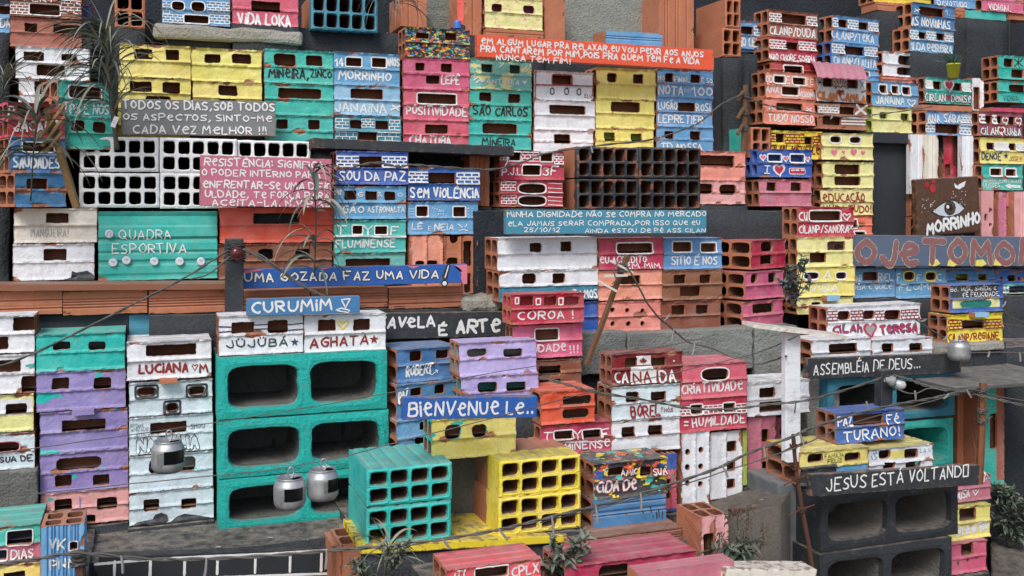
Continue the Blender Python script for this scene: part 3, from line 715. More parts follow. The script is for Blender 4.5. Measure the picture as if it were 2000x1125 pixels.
H("blue house with one window just under the NOTA DE 100 house", (390,706,798,926), 2.88, 'bl', [(545,748,674,812)], [T("LUGÃO",402,745,540,798,'W'),T("ROSi",680,760,780,812,'W'),T("LEPRETiER",402,838,724,894,'W')])
H("lowest blue house of the column with half hidden white letters", (390,922,803,1110), 2.88, 'bl', [(448,958,518,1015),(634,960,712,1022)], [T("TD NOSSA",428,1048,720,1100,'W')])
H("blue house with white lattice panel behind two hollow terracotta bricks", (900,140,1198,350), 3.08, 'bl', [(1008,188,1096,248)], [('p',1105,190,1192,260,'W',3),T("SERGiO CESAR",905,262,1190,330,'W')])
H("deeper blue house lettered in white just above the charcoal wall panel", (900,345,1198,540), 3.08, 'mb', [(980,375,1126,440)], [T("NANDO",990,462,1190,515,'W')])
H("terracotta house with white brick panels on top of the crimson SORRIA house", (1208,65,1568,262), 3.02, 'cl', [(1306,95,1490,165)], [('p',1218,95,1302,152,'W',3),('p',1492,122,1562,182,'W',3),T("CiLANP/DUDA",1220,185,1550,245,'W')], yaw=6, chip=.5, D=.08)
H("crimson house lettered NÃO CHORE SORRIA", (1214,265,1562,442), 3.0, 'cr', [(1338,306,1430,358)], [('p',1220,290,1336,350,'W',3),('p',1432,305,1552,362,'W',3),T("NAO CHORE,SORRiA",1218,388,1550,434,'W')], yaw=4)
H("dark red house with a white framed window beside the pink roof", (1225,452,1570,560), 3.0, 're', [(1322,478,1458,540,'fW')])
H("salmon house with white framed windows and letters OD E TE", (1190,518,1558,712), 2.92, 'sa', [(1252,552,1330,604,'fW'),(1388,565,1480,618,'fW'),(1308,632,1430,692,'fW')], [T("OD",1194,556,1240,600,'W'),T("E",1342,562,1366,608,'W'),T("TE",1486,578,1536,618,'W'),T("ANA",1194,625,1284,676,'W'),T("VERONA",1438,668,1550,708,'W')], D=.085, yaw=5)
H("salmon house lettered TUDO NOSSO", (1172,716,1552,905), 2.9, 'sa', [(1268,750,1462,806)], [T("x",1200,765,1245,805,'W'),T("x",1478,775,1522,818,'W'),T("TUDO NOSSO",1210,832,1538,886,'W')], D=.085, yaw=5)
Z('A5')
H("blue house with white brick panels and two windows beside dark wall", (180,108,518,308), 3.06, 'bl', [(222,138,290,196),(372,158,444,212)], [('p',182,132,218,190,'W',3),('p',294,145,366,205,'W',3),('p',446,165,512,222,'W',3),T("CiLANP/TeKA",175,218,482,275,'W',up=-.15)], yaw=8, D=.085)
H("blue house with blue end cells and one wide window between white panels", (170,300,510,486), 3.02, 'bl', [(268,332,412,396)], [('p',178,322,266,382,'W',3),('p',416,345,506,405,'W',3),T("CiLANP/TALiTA",188,405,498,465,'W',up=-.1)], yaw=8, D=.085, ends='B')
H("blue house tucked behind the pink tin roof", (180,495,518,590), 3.0, 'bl', [(405,525,445,560,'cfW')])
H("blue house lettered AS NOVINHAS", (762,12,1076,192), 3.06, 'mb', [(816,42,998,106)], [T("x",766,45,808,90,'W'),T("1...",1005,75,1070,110,'W'),T("AS NOViNHAS",758,118,1040,180,'W')], yaw=8, D=.085)
H("blue house with two windows directly under the AS NOVINHAS house", (746,195,1066,372), 3.04, 'bl', [(810,230,866,280),(942,240,1002,290)], [('p',750,222,806,282,'W',3),('p',870,230,936,290,'W',3),('p',1004,240,1062,298,'W',3),T("17 DA PeReiRA",752,305,1052,360,'W')], yaw=8, D=.085)
H("blue house cut by the top edge above a turquoise strip", (926,-90,1228,42), 3.15, 'bl', [], [T("DevoTUDo",948,0,1160,36,'W')])
H("pink house lettered VIDIGAL at the top right corner", (1275,-100,1580,75), 3.12, 'pk', [(1330,-60,1420,-20)], [T("ViDiGAL",1322,25,1480,68,'W')])
H("yellow house sliver at the top edge above the terracotta strip", (480,-100,900,14), 3.15, 'Y', [])
H("terracotta brick strip under the yellow sliver at the top edge", (500,10,690,72), 3.14, 'clay', [], style='rib', ribs=[.3,.6], solid=True)
H("turquoise broken strip lying under the top blue house", (1145,72,1445,130), 3.13, 'te', [], style='flat', solid=True, D=.06)
H("terracotta end strip left of the turquoise broken strip", (1078,55,1144,122), 3.14, 'clay', [], style='rib', ribs=[.3,.6], solid=True, D=.06)
H("terracotta end strip under the pink corner house", (1455,82,1600,140), 3.13, 'clay', [], style='rib', ribs=[.3,.6], solid=True, D=.06)
H("white house with two stacked windows left of the plant pot", (548,372,856,552), 3.02, 'wh', [(662,402,770,472,'o'),(654,488,766,546,'o')], yaw=8, D=.085)
H("salmon brick strip under the white house with stacked windows", (540,556,800,596), 3.0, 'sa', [])
H("turquoise upright brick behind the potted plant", (880,395,985,565), 3.06, 'te', [], vert=True, style='flat', solid=True, D=.08)
H("white upright brick touching the turquoise one behind the plant pot", (985,392,1060,568), 3.05, 'wh', [], vert=True, style='rib', ribs=[.25,.5,.75], solid=True, D=.08)
CAMILA = H("white house with orange letters and red sun drawing under pink roof", (62,545,426,738), 2.92, 'wh', [(110,568,182,632),(288,580,366,645)], [T("CiLAN CAMiLA",70,668,416,722,'O',o='D',up=-.1,ow=1.25,lw=.24),('h',236,680,48,'D')]+[('l',[(236+40*math.cos(a),650-40*math.sin(a)),(236+72*math.cos(a),650-76*math.sin(a))],'D',5) for a in (.5,.85,1.2,1.57,1.95,2.3,2.65)]+[('l',[(190,650),(205,632),(225,628),(238,640),(252,628),(272,634),(288,652)],'D',6),('l',[(70,580),(100,620)],'K',4),('l',[(100,580),(72,620)],'K',4),('l',[(64,600),(104,602)],'K',4),('l',[(380,590),(412,650)],'K',4),('l',[(412,590),(380,650)],'K',4)], yaw=5, chip=.5)
H("terracotta house with white lattice panels and two dark windows", (74,752,428,940), 2.9, 'cl', [(232,780,346,836),(108,848,245,912)], [('p',80,765,226,820,'W',3,8),('l',[(348,770),(424,835)],'W',14),('l',[(424,775),(348,835)],'W',14),('l',[(246,862),(420,872)],'W',9),('l',[(246,885),(420,890)],'W',9),('l',[(246,906),(420,912)],'W',9)], chip=.4, yaw=5)
H("blue house with three white framed windows and a heart", (468,590,810,772), 2.94, 'bl', [(522,620,574,680,'fW'),(612,626,660,684,'fW'),(690,634,746,692,'fW')], [T("JANAiNA",495,700,705,755,'W'),T("♡",725,722,790,775,'W')], yaw=6, D=.08)
H("pale yellow house under the blue house with three framed windows", (470,780,760,965), 2.9, 'ly', [(526,820,582,870),(680,828,740,882)], inner='lim', yaw=4, D=.08, ends='lim')
H("turquoise house with a red heart between its windows", (856,560,1198,750), 2.94, 'te', [(915,592,978,652),(1064,605,1126,662)], [('p',865,592,912,640,'W',3,11),('p',1130,612,1186,664,'W',3,11),('h',1032,625,62,'cr','W'),T("CiRLAN",858,682,1005,735,'W',o='K'),('h',1030,712,44,'cr'),T("DeNiSe",1048,695,1188,745,'W',o='K')], yaw=6, D=.08, ends='cl')
H("white upright brick with a tall slot beside the heart house", (1196,568,1282,808), 3.0, 'wh', [(1213,635,1258,800)], vert=True, rows=1, D=.06)
H("turquoise house with a black star mark at the right edge", (1392,402,1640,574), 2.98, 'te', [(1434,424,1502,486),(1490,506,1580,566)], [('l',[(1510,430),(1572,485)],'K',7),('l',[(1572,430),(1510,485)],'K',7),('l',[(1540,425),(1540,490)],'K',7)], D=.085)
H("turquoise house with thin dark VIDIGAL letters at the right edge", (1390,588,1640,745), 2.94, 'te', [(1475,616,1590,672)], [T("ViDiGAL",1432,695,1560,735,'G',lw=.1)], D=.085)
H("terracotta flat brick lying under the red heart house", (830,765,1195,805), 2.92, 'clay', [], style='flat', solid=True)
H("blue house with white brick panels above the tall white upright bricks", (868,808,1200,985), 2.86, 'bl', [(934,905,1106,972)], [T("ANA SARA",876,830,1120,888,'W'),('p',1126,840,1196,895,'W',3),('p',866,900,928,962,'W',3),('p',1112,915,1192,980,'W',3)], yaw=7, D=.085)
H("maroon house with red hearts at the right edge", (1250,815,1570,992), 2.9, 'mr', [(1300,845,1350,902),(1386,848,1426,902),(1470,852,1520,910)], [('p',1256,842,1294,895,'W',2,10),('p',1352,846,1380,900,'W',2,10),('h',1444,885,40,'D','W'),('h',1540,888,44,'D','W'),T("CiLAh",1266,930,1390,982,'W',o='K'),('h',1414,955,46,'D','W'),T("LUhhA",1440,935,1556,988,'W',o='K')], yaw=5, D=.08)
H("crimson sliver of a brick lying above the maroon house", (1330,785,1600,815), 2.95, 'cr', [], solid=True, style='flat')
Z('B5')
H("pale yellow house with oval white framed windows and pink hearts", (98,-3,476,192), 2.78, 'ly', [(162,22,240,68,'ofW'),(306,26,386,72,'ofW')], [('h',192,140,46,'P'),('h',258,138,26,'P'),('h',334,138,48,'P'),('h',402,142,32,'P')])
H("pale yellow house with two stacked wide windows", (104,210,480,400), 2.78, 'ly', [(195,228,378,300),(195,318,386,382)])
H("pale yellow house lettered EDUCAÇÃO in dark red", (92,405,474,602), 2.78, 'ly', [], [T("eDUCAÇÃO",112,444,412,500,'D'),T("MUDA TUDO!",112,530,460,580,'D')])
H("orange red house peeping out behind the crimson house with a white outlined heart", (240,608,470,745), 2.76, 'OR', [(320,635,358,695,'fW'),(340,722,415,760,'fW')])
H("maroon house half hidden between blue and yellow houses", (10,205,92,392), 2.84, 'mr', [])
H("black splattered brick sliver behind the EDUCAÇÃO house", (22,405,90,500), 2.82, 'bk', [], spl=(('Y',60,.6),('lim',50,.6)))
H("crimson brick sliver below the black splattered one", (15,500,90,560), 2.82, 'cr', [])
H("crimson house with wide framed window and white heart", (-74,541,334,763), 2.62, 'cr', [(12,570,240,642,'fW')], [T("Cii",-66,580,-10,640,'W'),T("♡",248,585,308,640,'W'),T("CiLANP/SANDRA",-64,678,296,732,'W'),T("De",298,675,330,706,'W')], D=.08, yaw=3)
H("cream yellow house with two offset windows under the crimson one", (-82,763,330,985), 2.62, 'ly', [(144,794,270,858),(14,878,132,950)])
H("yellow house lettered A VIDA in white", (-78,985,344,1205), 2.6, 'y', [(-30,1022,78,1072,'ofW'),(205,1020,280,1070,'ofW')], [T("A",116,1010,164,1070,'W'),T("ViDA",24,1108,216,1168,'W')], ends='cl', D=.08)
H("cream brick under the yellow A VIDA house", (-82,1215,330,1330), 2.6, 'ly', [(28,1240,90,1300)], D=.12)
H("tall white upright brick left of the eye board", (742,8,842,445), 2.84, 'wh', [], vert=True, style='rib', ribs=[.3,.6], solid=True, D=.02, ends='wh')
H("cream ribbed upright brick left of the dark gap", (844,10,948,440), 2.83, 'cw', [], vert=True, style='rib', ribs=[.2,.35,.5,.65,.8], solid=True, D=.02, ends='cw', chip=1.2)
H("crimson upright brick with two slots above the eye board", (985,25,1120,330), 2.9, 'cr', [(1064,30,1104,238),(1004,226,1044,310)], vert=True, D=.04, ends='bk')  # ends blackened to paint the shaded gap beside this brick
H("white ribbed upright brick right of the crimson upright one", (1120,18,1203,440), 2.85, 'wh', [], vert=True, style='rib', ribs=[.2,.4,.6,.8], solid=True, D=.02, ends='wh')
H("yellow house with a dark blue star under the maroon heart house", (1258,30,1585,222), 2.84, 'y', [(1308,68,1366,120),(1470,74,1522,124)], [('p',1366,72,1466,122,'W',3,11),('p',1524,78,1580,124,'W',3,11),T("DENOÉ",1274,142,1412,192,'N'),('s',1450,165,44,'N'),T("JOSE!!!",1476,170,1566,205,'D',lw=.12)], D=.08)
H("turquoise house with a white arrow and two framed windows", (1276,228,1572,415), 2.8, 'te', [(1336,258,1416,310,'fW'),(1448,262,1520,314,'fW')], [T("GUiLHERME, PEDRO E NiCOLAS",1280,332,1560,362,'W',lw=.12),T("ULiSSES...",1284,365,1432,395,'W'),('g',[(1440,385),(1480,368),(1480,378),(1556,382),(1556,402),(1480,398),(1480,408)],'W')], D=.08)
H("pink ribbed upright brick right of the eye board", (1262,420,1352,775), 2.78, 'lp', [(1318,550,1345,585,'c'),(1290,590,1308,645),(1318,660,1342,685,'c')], vert=True, style='rib', ribs=[.3,.7], D=.03, ends='lp', rows=1)
H("pink upright brick with tall slot near the right edge", (1388,430,1504,775), 2.8, 'dp', [(1446,535,1492,770)], vert=True, D=.07)
H("pink ribbed upright brick cut by the right edge", (1504,428,1620,775), 2.78, 'lp', [], vert=True, style='rib', ribs=[.2,.4,.6,.8], solid=True, D=.08)
H("blue house with one wide window, leftmost under the long grey beam", (330,995,638,1210), 2.7, 'bl', [(404,1020,514,1082)], [T("GAB",330,1040,390,1085,'W'),T("RiEL",516,1030,618,1080,'W'),T("NéiA e Guilê",322,1112,610,1150,'W')])
H("blue house with yellow rimmed windows under the long beam", (640,998,1015,1215), 2.7, 'bl', [(704,1018,778,1078,'ofy'),(862,1020,936,1080,'ofy')], [T("F",656,1032,684,1080,'W'),T("F",798,1035,826,1082,'W'),T("C",945,1032,975,1080,'W'),T("FLUMiN",668,1110,950,1155,'W')])
H("blue house with green inner walls at right under the beam", (1016,1008,1368,1150), 2.7, 'mb', [(1084,1035,1176,1085),(1246,1034,1314,1085)], inner='lim')
H("deep blue house with three windows at the right edge under the beam", (1370,1015,1620,1150), 2.7, 'db', [(1408,1050,1436,1085,'c'),(1462,1042,1526,1090),(1536,1050,1562,1085,'c')])
Z('C5')
H("turquoise sliver house under the deep blue one at right edge", (1580,60,1760,130), 2.68, 'lt', [(1620,72,1760,122)], [T("ss",1582,80,1620,122,'W')])
Z('A4')
H("mustard house with dark red lattice panels behind blue bus house", (1224,955,1600,1160), 2.8, 'Y', [(1264,978,1326,1042),(1474,998,1532,1058)], [('p',1228,975,1260,1035,'D',3),('p',1330,982,1470,1045,'D',3),('p',1534,1000,1592,1060,'D',3),T("CiLAN  MiSUELLe",1222,1062,1580,1120,'D')])
Z('B2')
H("deep blue house lettered SOU DA PAZ", (1040,128,1567,374), 2.68, 'db', [(1208,168,1378,248)], [('p',1046,168,1204,244,'W',3,10),('p',1380,172,1556,250,'W',3,10),T("SOU DA PAZ",1064,280,1545,345,'W')], ends='lp', D=.1)
H("blue house with three windows in a row under the SOU DA PAZ house", (1026,388,1552,630), 2.68, 'bl', [(1100,420,1190,490),(1252,424,1342,490),(1394,428,1476,492)], [T("G",1200,432,1236,468,'W'),T("Ã",1344,440,1376,468,'W'),T("O",1494,440,1526,465,'W'),T("GÃO",1088,530,1240,585,'W'),T("ASTRONALTA",1272,540,1540,580,'W'),T("issile",1030,405,1075,450,'W')])
H("turquoise house lettered T Y F with a white rib", (1024,640,1550,880), 2.68, 'te', [(1160,678,1232,740,'fW'),(1324,682,1414,742,'fW')], [T("T",1038,680,1120,740,'W'),T("Y",1240,678,1300,742,'W'),T("F",1438,684,1488,742,'W'),('l',[(1024,755),(1200,752),(1380,760),(1545,758)],'W',15),T("FLUMiNENSE",1038,782,1470,840,'W')])
H("turquoise house half hidden behind the blue UMA GOZADA board", (1024,885,1545,1110), 2.68, 'lt', [(1108,922,1436,990)])
H("orange house with one long torn window under the pink board", (186,548,1026,806), 2.7, 'OR', [(432,588,772,665)], D=.1)
H("brown house with two windows behind the black lamp post", (176,815,1008,1070), 2.7, 'cb', [(466,850,580,928,'o'),(742,850,850,925)], D=.1)
Z('B3')
H("deep blue house lettered SEM VIOLÊNCIA", (68,250,595,492), 2.68, 'db', [(216,288,414,368)], [('p',74,285,210,358,'W',3,10),('p',425,292,588,370,'W',3,10),T("SeM ViOLÊNCiA",84,400,584,470,'W')])
H("light blue house with dotted decoration and smile lines", (66,504,580,744), 2.68, 'bl', [(128,535,212,610,'fW'),(398,540,486,612,'fW')], [T("LÊ",94,660,172,705,'W'),T("E",216,685,232,712,'W'),T("NEiA",262,665,398,712,'W'),('l',[(430,665),(465,690)],'W',8),('l',[(485,690),(498,668)],'W',8),('l',[(440,716),(470,706),(505,715)],'W',8)]+[('d',x,y,4,'W') for x in (80,94,108) for y in (555,573,592)]+[('d',248+i*16,548+i*5,4,'W') for i in range(5)]+[('d',290+i*12,y,4,'W') for i in range(4) for y in (572,592)]+[('d',x,y,4,'W') for x in (508,536) for y in (552,572,592)])
H("peach upright brick under the light blue dotted house", (78,752,320,1130), 2.68, 'sa', [(120,935,185,990,'o'),(208,935,282,990)], vert=True, D=.09)
H("terracotta upright brick with tall slot right of the peach one", (330,755,572,1180), 2.68, 'clay', [(372,720,434,808,'c'),(474,792,532,975),(350,912,434,985,'o'),(480,1028,528,1170)], vert=True, D=.1)
H("crimson house lettered P J L 3F with white brick panels", (740,128,1210,340), 2.76, 'cr', [(802,138,892,200,'fW'),(1038,145,1126,206,'fW'),(906,234,1036,306,'fW')], [('p',742,145,792,195,'W',3),('p',905,138,1022,205,'W',3),('p',1140,152,1205,225,'W',4),T("P.J.L",756,250,892,305,'W'),T("3F",1056,248,1158,308,'W')], D=.11)
H("crimson house with two stacked framed windows and white stripes", (738,345,1202,540), 2.74, 'cr', [(878,370,1076,440,'ofW'),(878,462,1076,528,'ofW')], [('p',748,358,855,418,'W',3),('p',752,455,860,515,'W',3)]+[('l',[(1094,y),(1194,y+6)],'W',6) for y in (366,402,432,466,494,524)], D=.11)
Z('B4')
H("peach house with a long open window right of the black hollow bricks", (706,128,1040,345), 2.74, 'sa', [(690,160,960,236)])
H("peach house with two openings standing on the dark ledge", (704,345,1038,520), 2.74, 'lp', [(690,370,800,446,'o'),(850,376,972,452,'o')])
H("blue house with I heart and a red bus drawing", (1130,115,1527,320), 2.74, 'db', [(1206,155,1302,205,'fW'),(1370,156,1470,212,'fW')], [('h',1168,178,40,'P','W'),('h',1334,186,38,'P','W'),('h',1496,190,32,'P','W'),('l',[(1182,238),(1220,240)],'W',8),('l',[(1201,240),(1199,292)],'W',8),('l',[(1180,294),(1218,296)],'W',8),('h',1286,268,70,'cr','W'),('f',1368,262,1474,294,'W',.3,8),('g',[(1366,258),(1478,260),(1476,298),(1364,296)],'cr')]+[('g',[(x,266),(x+26,266),(x+26,276),(x,276)],'W',.0008) for x in (1374,1406,1446)], D=.085, ends='B', inner='B')
H("pink house with scribbled lines under the blue bus house", (1142,338,1524,535), 2.74, 'dp', [(1198,360,1266,422),(1374,362,1452,424)], [('l',[(1190,470),(1195,452),(1210,452),(1210,475)],'gw',4),('l',[(1205,510),(1210,480),(1222,482),(1226,515)],'gw',4)], D=.085)
H("crimson house lettered EU ACREDITO EM MIM", (-30,772,436,1003), 2.54, 'cr', [(98,808,358,882,'fW')], [T("eU ACREDiTO",-25,905,315,955,'W'),T("eM MiM",160,955,410,995,'W')])
H("blue house lettered SITIO É NÓS with cement smear", (438,772,868,1000), 2.55, 'bl', [(508,798,644,870,'fW'),(714,806,824,872,'fW')], [T("SiTiO É NOS",500,905,832,965,'W',up=-.05)], spl=(('gr',9,.68),))
H("brown house with three windows under the blue SITIO house", (432,1008,870,1228), 2.54, 'cb', [(516,1040,606,1105),(706,1038,790,1102),(562,1128,715,1200)], chip=.5)
H("salmon house with one window behind the leaning stick", (-38,1012,430,1228), 2.54, 'sa', [(118,1046,272,1108)])
H("crimson house with terracotta open end and two stacked windows", (1085,788,1336,1000), 2.56, 'cr', [(1160,798,1250,872,'o'),(1156,894,1246,962)], yaw=24, D=.15, chip=1.15)
H("pink house with two windows beside the succulent plant", (1040,1022,1322,1222), 2.54, 'pk', [(1084,1034,1134,1102,'o'),(1212,1028,1268,1098)], yaw=18, D=.14)
Z('B3')
H("long white house with two windows under the teal dignity board", (722,770,1455,1008), 2.55, 'wh', [(960,806,1046,872),(1186,796,1266,866)], D=.11)
H("long white house with turquoise lower half", (735,1012,1462,1240), 2.54, 'wh', [(905,1030,1006,1106,'o'),(1128,1028,1218,1102)], [T("ACABAMOS",1180,1155,1452,1215,'W')], bands=[(700,1130,1480,1260,'tb')], D=.11)
Z('C4')
H("salmon house pierced with six round holes", (112,190,568,412), 2.54, 'sa', [(x-16,y-18,x+16,y+18,'c') for x,y in ((220,248),(326,250),(440,252),(220,348),(334,348),(438,346))])
H("brown house with two windows standing on the concrete wall", (570,188,1008,410), 2.54, 'cb', [(650,212,752,284),(830,212,922,276)], chip=.5)
H("pink house with one wide window standing on concrete", (1172,190,1468,405), 2.54, 'pk', [(1248,206,1402,276)], yaw=16, D=.14)
H("dark red house lettered CANADA with white flag panels", (210,575,728,802), 2.28, 'dr', [(310,600,398,668),(506,597,610,660)], [T("CA",238,705,328,782,'W'),T("NA",372,700,496,776,'D'),T("DA",566,698,676,776,'W'),('g',[(442+26*x,618-26*y) for x,y in ((0,1),(.2,.55),(.5,.65),(.4,.1),(.75,.35),(.8,.15),(1.1,.1),(.9,-.2),(.55,-.5),(.6,-.65),(.08,-.55),(.05,-1),(-.05,-1),(-.08,-.55),(-.6,-.65),(-.55,-.5),(-.9,-.2),(-1.1,.1),(-.8,.15),(-.75,.35),(-.4,.1),(-.5,.65),(-.2,.55))],'D'),('d',666,620,7,'W')], bands=[(398,588,498,652,'W'),(348,662,546,815,'W')], D=.075, ends='cl', yaw=0)
H("white house lettered BOREL É NÓS in dark red", (212,815,712,1060), 2.28, 'bw', [(316,852,410,926),(498,850,610,914)], [T("BOREL",355,955,560,1032,'D'),T("É",572,962,586,978,'D'),T("NÓS",598,968,658,996,'D')])
H("white house under the BOREL house with two windows", (210,1066,710,1305), 2.28, 'wh', [(285,1108,380,1182),(480,1096,584,1172)])
H("pink house lettered CRIATIVIDADE", (718,652,1202,906), 2.28, 'pk', [(872,680,1068,766,'ofW')], [T("CRiATiViDADe",726,795,1168,864,'W',up=.05)], D=.14)
H("crimson house lettered HUMILDADE with framed windows", (712,905,1202,1150), 2.28, 'cr', [(790,944,874,1012,'fW'),(1030,932,1114,998,'fW')], [('p',715,962,780,1022,'W',3),('p',884,950,1022,1008,'W',3),('p',1120,938,1198,998,'W',3),T("= HUMiLDADE",742,1050,1186,1115,'W',up=.15)])
H("white house with one window and a long opening left of white post", (1200,785,1660,1030), 2.3, 'wh', [(1296,820,1410,892),(1296,925,1500,998)], D=.12)
H("white upright brick with six round holes", (720,1148,922,1690), 2.28, 'wh', [(x-17,y-22,x+17,y+22,'c') for x,y in ((770,1292),(866,1274),(768,1404),(864,1396),(768,1522),(862,1526))], vert=True, D=.1)
H("white upright brick with three square windows", (926,1148,1162,1640), 2.29, 'wh', [(1056,1212,1126,1288),(1056,1356,1118,1432),(1054,1490,1114,1560)], vert=True, D=.1)
H("lime green edge of an upright brick behind the white ones", (1164,1130,1196,1530), 2.3, 'lim', [], vert=True, style='flat', solid=True, D=.08)
H("pink upright brick with two tall windows left of white post", (1198,1040,1408,1530), 2.31, 'dp', [(1310,1122,1366,1222,'o'),(1310,1360,1366,1452,'o')], vert=True, D=.1)
H("maroon upright brick with two round holes behind white post", (1412,1040,1500,1500), 2.34, 'mr', [(1442,1118,1474,1168,'c'),(1442,1262,1476,1312,'c')], vert=True, D=.1)
Z('C3')
H("crimson house lettered COROA with exclamation mark", (972,135,1508,356), 2.4, 'cr', [(1040,148,1140,218),(1214,150,1312,216),(1364,150,1476,214)], [T("COROA !",1026,260,1425,322,'W'),('f',1008,160,1024,198,'W',.3,9),('f',1160,168,1184,204,'W',.3,9),('f',1326,164,1350,204,'W',.3,9)], D=.07, inner='cr')
H("pink house lettered LIDADE with three exclamation marks", (985,365,1495,608), 2.42, 'pk', [(1150,390,1320,470,'fW')], [T("HUMiLiDADe",930,510,1370,566,'W'),T("!!!",1402,512,1460,562,'W')], D=.06)
H("brown brick with two dark openings under the pink LIDADE house", (1100,622,1488,812), 2.42, 'cb', [(1180,660,1340,732),(1180,762,1338,815)])
H("deep blue brick partly seen right of the crimson COROA stack", (1480,188,1608,412), 2.54, 'db', [])
H("blue house with a small white curved arrow beside lilac house", (135,540,588,783), 2.42, 'mb', [(230,552,320,626),(426,542,518,606)], [T("ROBERT",208,660,398,735,'W',up=.2),('l',[(362,705),(395,722),(435,690)],'W',7),('l',[(418,688),(437,688),(434,706)],'W',7)], yaw=8, D=.14)
H("blue house directly under the one with the white curved arrow", (135,800,588,1062), 2.4, 'mb', [(236,822,320,882),(412,798,488,866)], [T("PAZ",150,860,220,930,'W',up=.5)], yaw=8, D=.14)
H("blue house below the blue Bienvenue board", (135,1066,588,1330), 2.38, 'bl', [(305,1070,360,1130),(270,1180,340,1260)], yaw=8, D=.14)
H("lilac house with pale inner walls above another lilac house", (592,490,1158,735), 2.36, 'LI', [(652,535,796,592,'o'),(918,534,1056,592,'o')], D=.085, inner='gr')
H("lilac house with turquoise inner walls above the Bienvenue board", (608,740,1174,985), 2.35, 'LI', [(728,780,872,852,'o'),(938,778,1080,845)], D=.085, inner='V')
H("yellow house splashed with turquoise paint under the Bienvenue board", (390,1056,1008,1350), 2.2, 'y', [(490,1092,606,1198,'o'),(688,1090,794,1190,'o')], [], D=.075, ends='TE', spl=(('TE',15,.645),), foot=False)
H("orange red house with two stacked windows", (1190,850,1585,1092), 2.28, 'rd', [(1352,885,1566,948,'o'),(1350,980,1548,1050,'o')], D=.13, chip=.5)
H("terracotta house with white brick pattern behind the yellow splashed house", (1000,985,1176,1250), 2.4, 'cl', [(1020,1050,1088,1118)], [('p',1092,1000,1172,1110,'W',4),('p',1010,1125,1172,1240,'W',4)])
H("crimson house with white letters T Y F under the orange red one", (1190,1100,1710,1320), 2.285, 'cr', [(1290,1138,1424,1198,'fW'),(1498,1130,1630,1196,'fW')], [T("T",1206,1150,1270,1198,'W'),T("Y",1430,1132,1488,1192,'W'),T("F",1642,1126,1690,1190,'W'),('l',[(1195,1218),(1700,1212)],'W',9),T("FLUMiNENSe",1200,1240,1690,1300,'W',up=.15)])
Z('C2')
H("white house with navy stripes and a navy star", (103,292,722,582), 2.44, 'wh', [(196,338,364,420),(462,324,612,416)], [('l',[(104,370),(195,372)],'N',9),('l',[(104,410),(200,402)],'N',9),('l',[(362,358),(465,352)],'N',9),('l',[(362,388),(465,384)],'N',9),('l',[(610,355),(718,344)],'N',9),('l',[(612,395),(718,386)],'N',9),T("JÜJÜBÁ",165,470,605,525,'G',lw=.21),('s',660,482,68,'N')])
H("white house with a yellow heart and red star", (730,290,1328,570), 2.44, 'wh', [(834,320,962,404),(1090,314,1212,398)], [T("♡",970,325,1058,390,'Y'),T("AGHATA",775,450,1195,522,'D',up=.1),('s',1242,462,80,'D')])
Z('C1')
H("white house with a broken front at the left edge", (-250,300,252,575), 2.5, 'wh', [(95,300,250,400),(-80,450,58,540)], chip=1.25, D=.1)
H("white house with two torn windows at the left edge", (-250,588,252,875), 2.5, 'wh', [(-80,620,148,708),(155,735,255,862)], [('l',[(190,655),(245,645)],'te',16),('l',[(215,670),(245,660)],'te',12)], chip=1.2)
H("pale yellow house with white framed window at the left edge", (-250,885,245,1160), 2.5, 'ly', [(40,940,192,1018)], [], bands=[(-250,925,235,1045,'wh')])
H("turquoise house on top of the lilac stack with grey inner walls", (262,432,915,705), 2.5, 'TE', [(385,480,516,542,'o'),(646,480,774,542,'o')], D=.14, inner='gr', chip=.5)
H("lilac house with turquoise drips under the turquoise house", (265,708,920,995), 2.5, 'li', [(378,748,502,832),(686,746,812,826)], spl=(('TE',11,.6),))
H("lilac house with long window and turquoise splash", (290,1005,935,1305), 2.5, 'li', [(450,1062,772,1140)], spl=(('TE',12,.6),))
H("white house with dark red letters and a small outlined heart", (930,488,1548,766), 2.48, 'wh', [(1068,508,1438,590)], [T("LUCiANA",1018,648,1375,715,'D',lw=.24),T("♡",1405,648,1448,692,'D',lw=.12),T("M",1465,648,1522,704,'D',lw=.24)], D=.15)
H("white house with three black rimmed windows", (945,785,1555,1030), 2.48, 'bw', [(1008,822,1138,878,'ofK'),(1385,814,1498,870,'ofK'),(1222,937,1300,990,'ofK')], [('f',998,812,1148,888,'bk',.4,16),('f',1374,804,1508,880,'bk',.4,16),('f',1210,925,1312,1002,'bk',.4,18)])
H("white house with black outlined graffiti letters and scribbles", (945,1040,1560,1312), 2.48, 'bw', [(1100,1078,1368,1158)], [T("NATALiA",1010,1192,1450,1282,'bw',lw=.24,o='K',ow=1.4),T("RTDiAS",955,1085,1050,1110,'N',lw=.1),T("AMiZADE",960,1115,1085,1140,'N',lw=.1),T("ETERNA",1000,1148,1095,1170,'N',lw=.1),T("SHOW",1398,1085,1500,1120,'N',lw=.1)])
Z('D1')
H("lilac house with three windows above the pink one", (292,238,938,528), 2.5, 'li', [(408,272,742,362,'o'),(400,394,524,484),(680,390,800,470)], spl=(('TE',26,.64),))
H("pale pink house with three windows at the foot of the lilac stack", (296,532,942,775), 2.5, 'lp', [(398,570,528,656),(710,560,856,648),(596,688,698,752)], [('l',[(582,550),(584,640)],'li',14)], spl=(('TE',30,.66),))
H("white house lettered GUA DE in black at the left edge", (-250,105,252,370), 2.5, 'bw', [(-60,155,140,226,'ofP')], [T("ÁGUA DE",-60,262,236,305,'K',lw=.22)])
H("white house with one grey long window behind the hanging can", (945,255,1560,520), 2.48, 'bw', [(1090,275,1432,382,'o')], inner='gr', spl=(('TE',32,.66),))
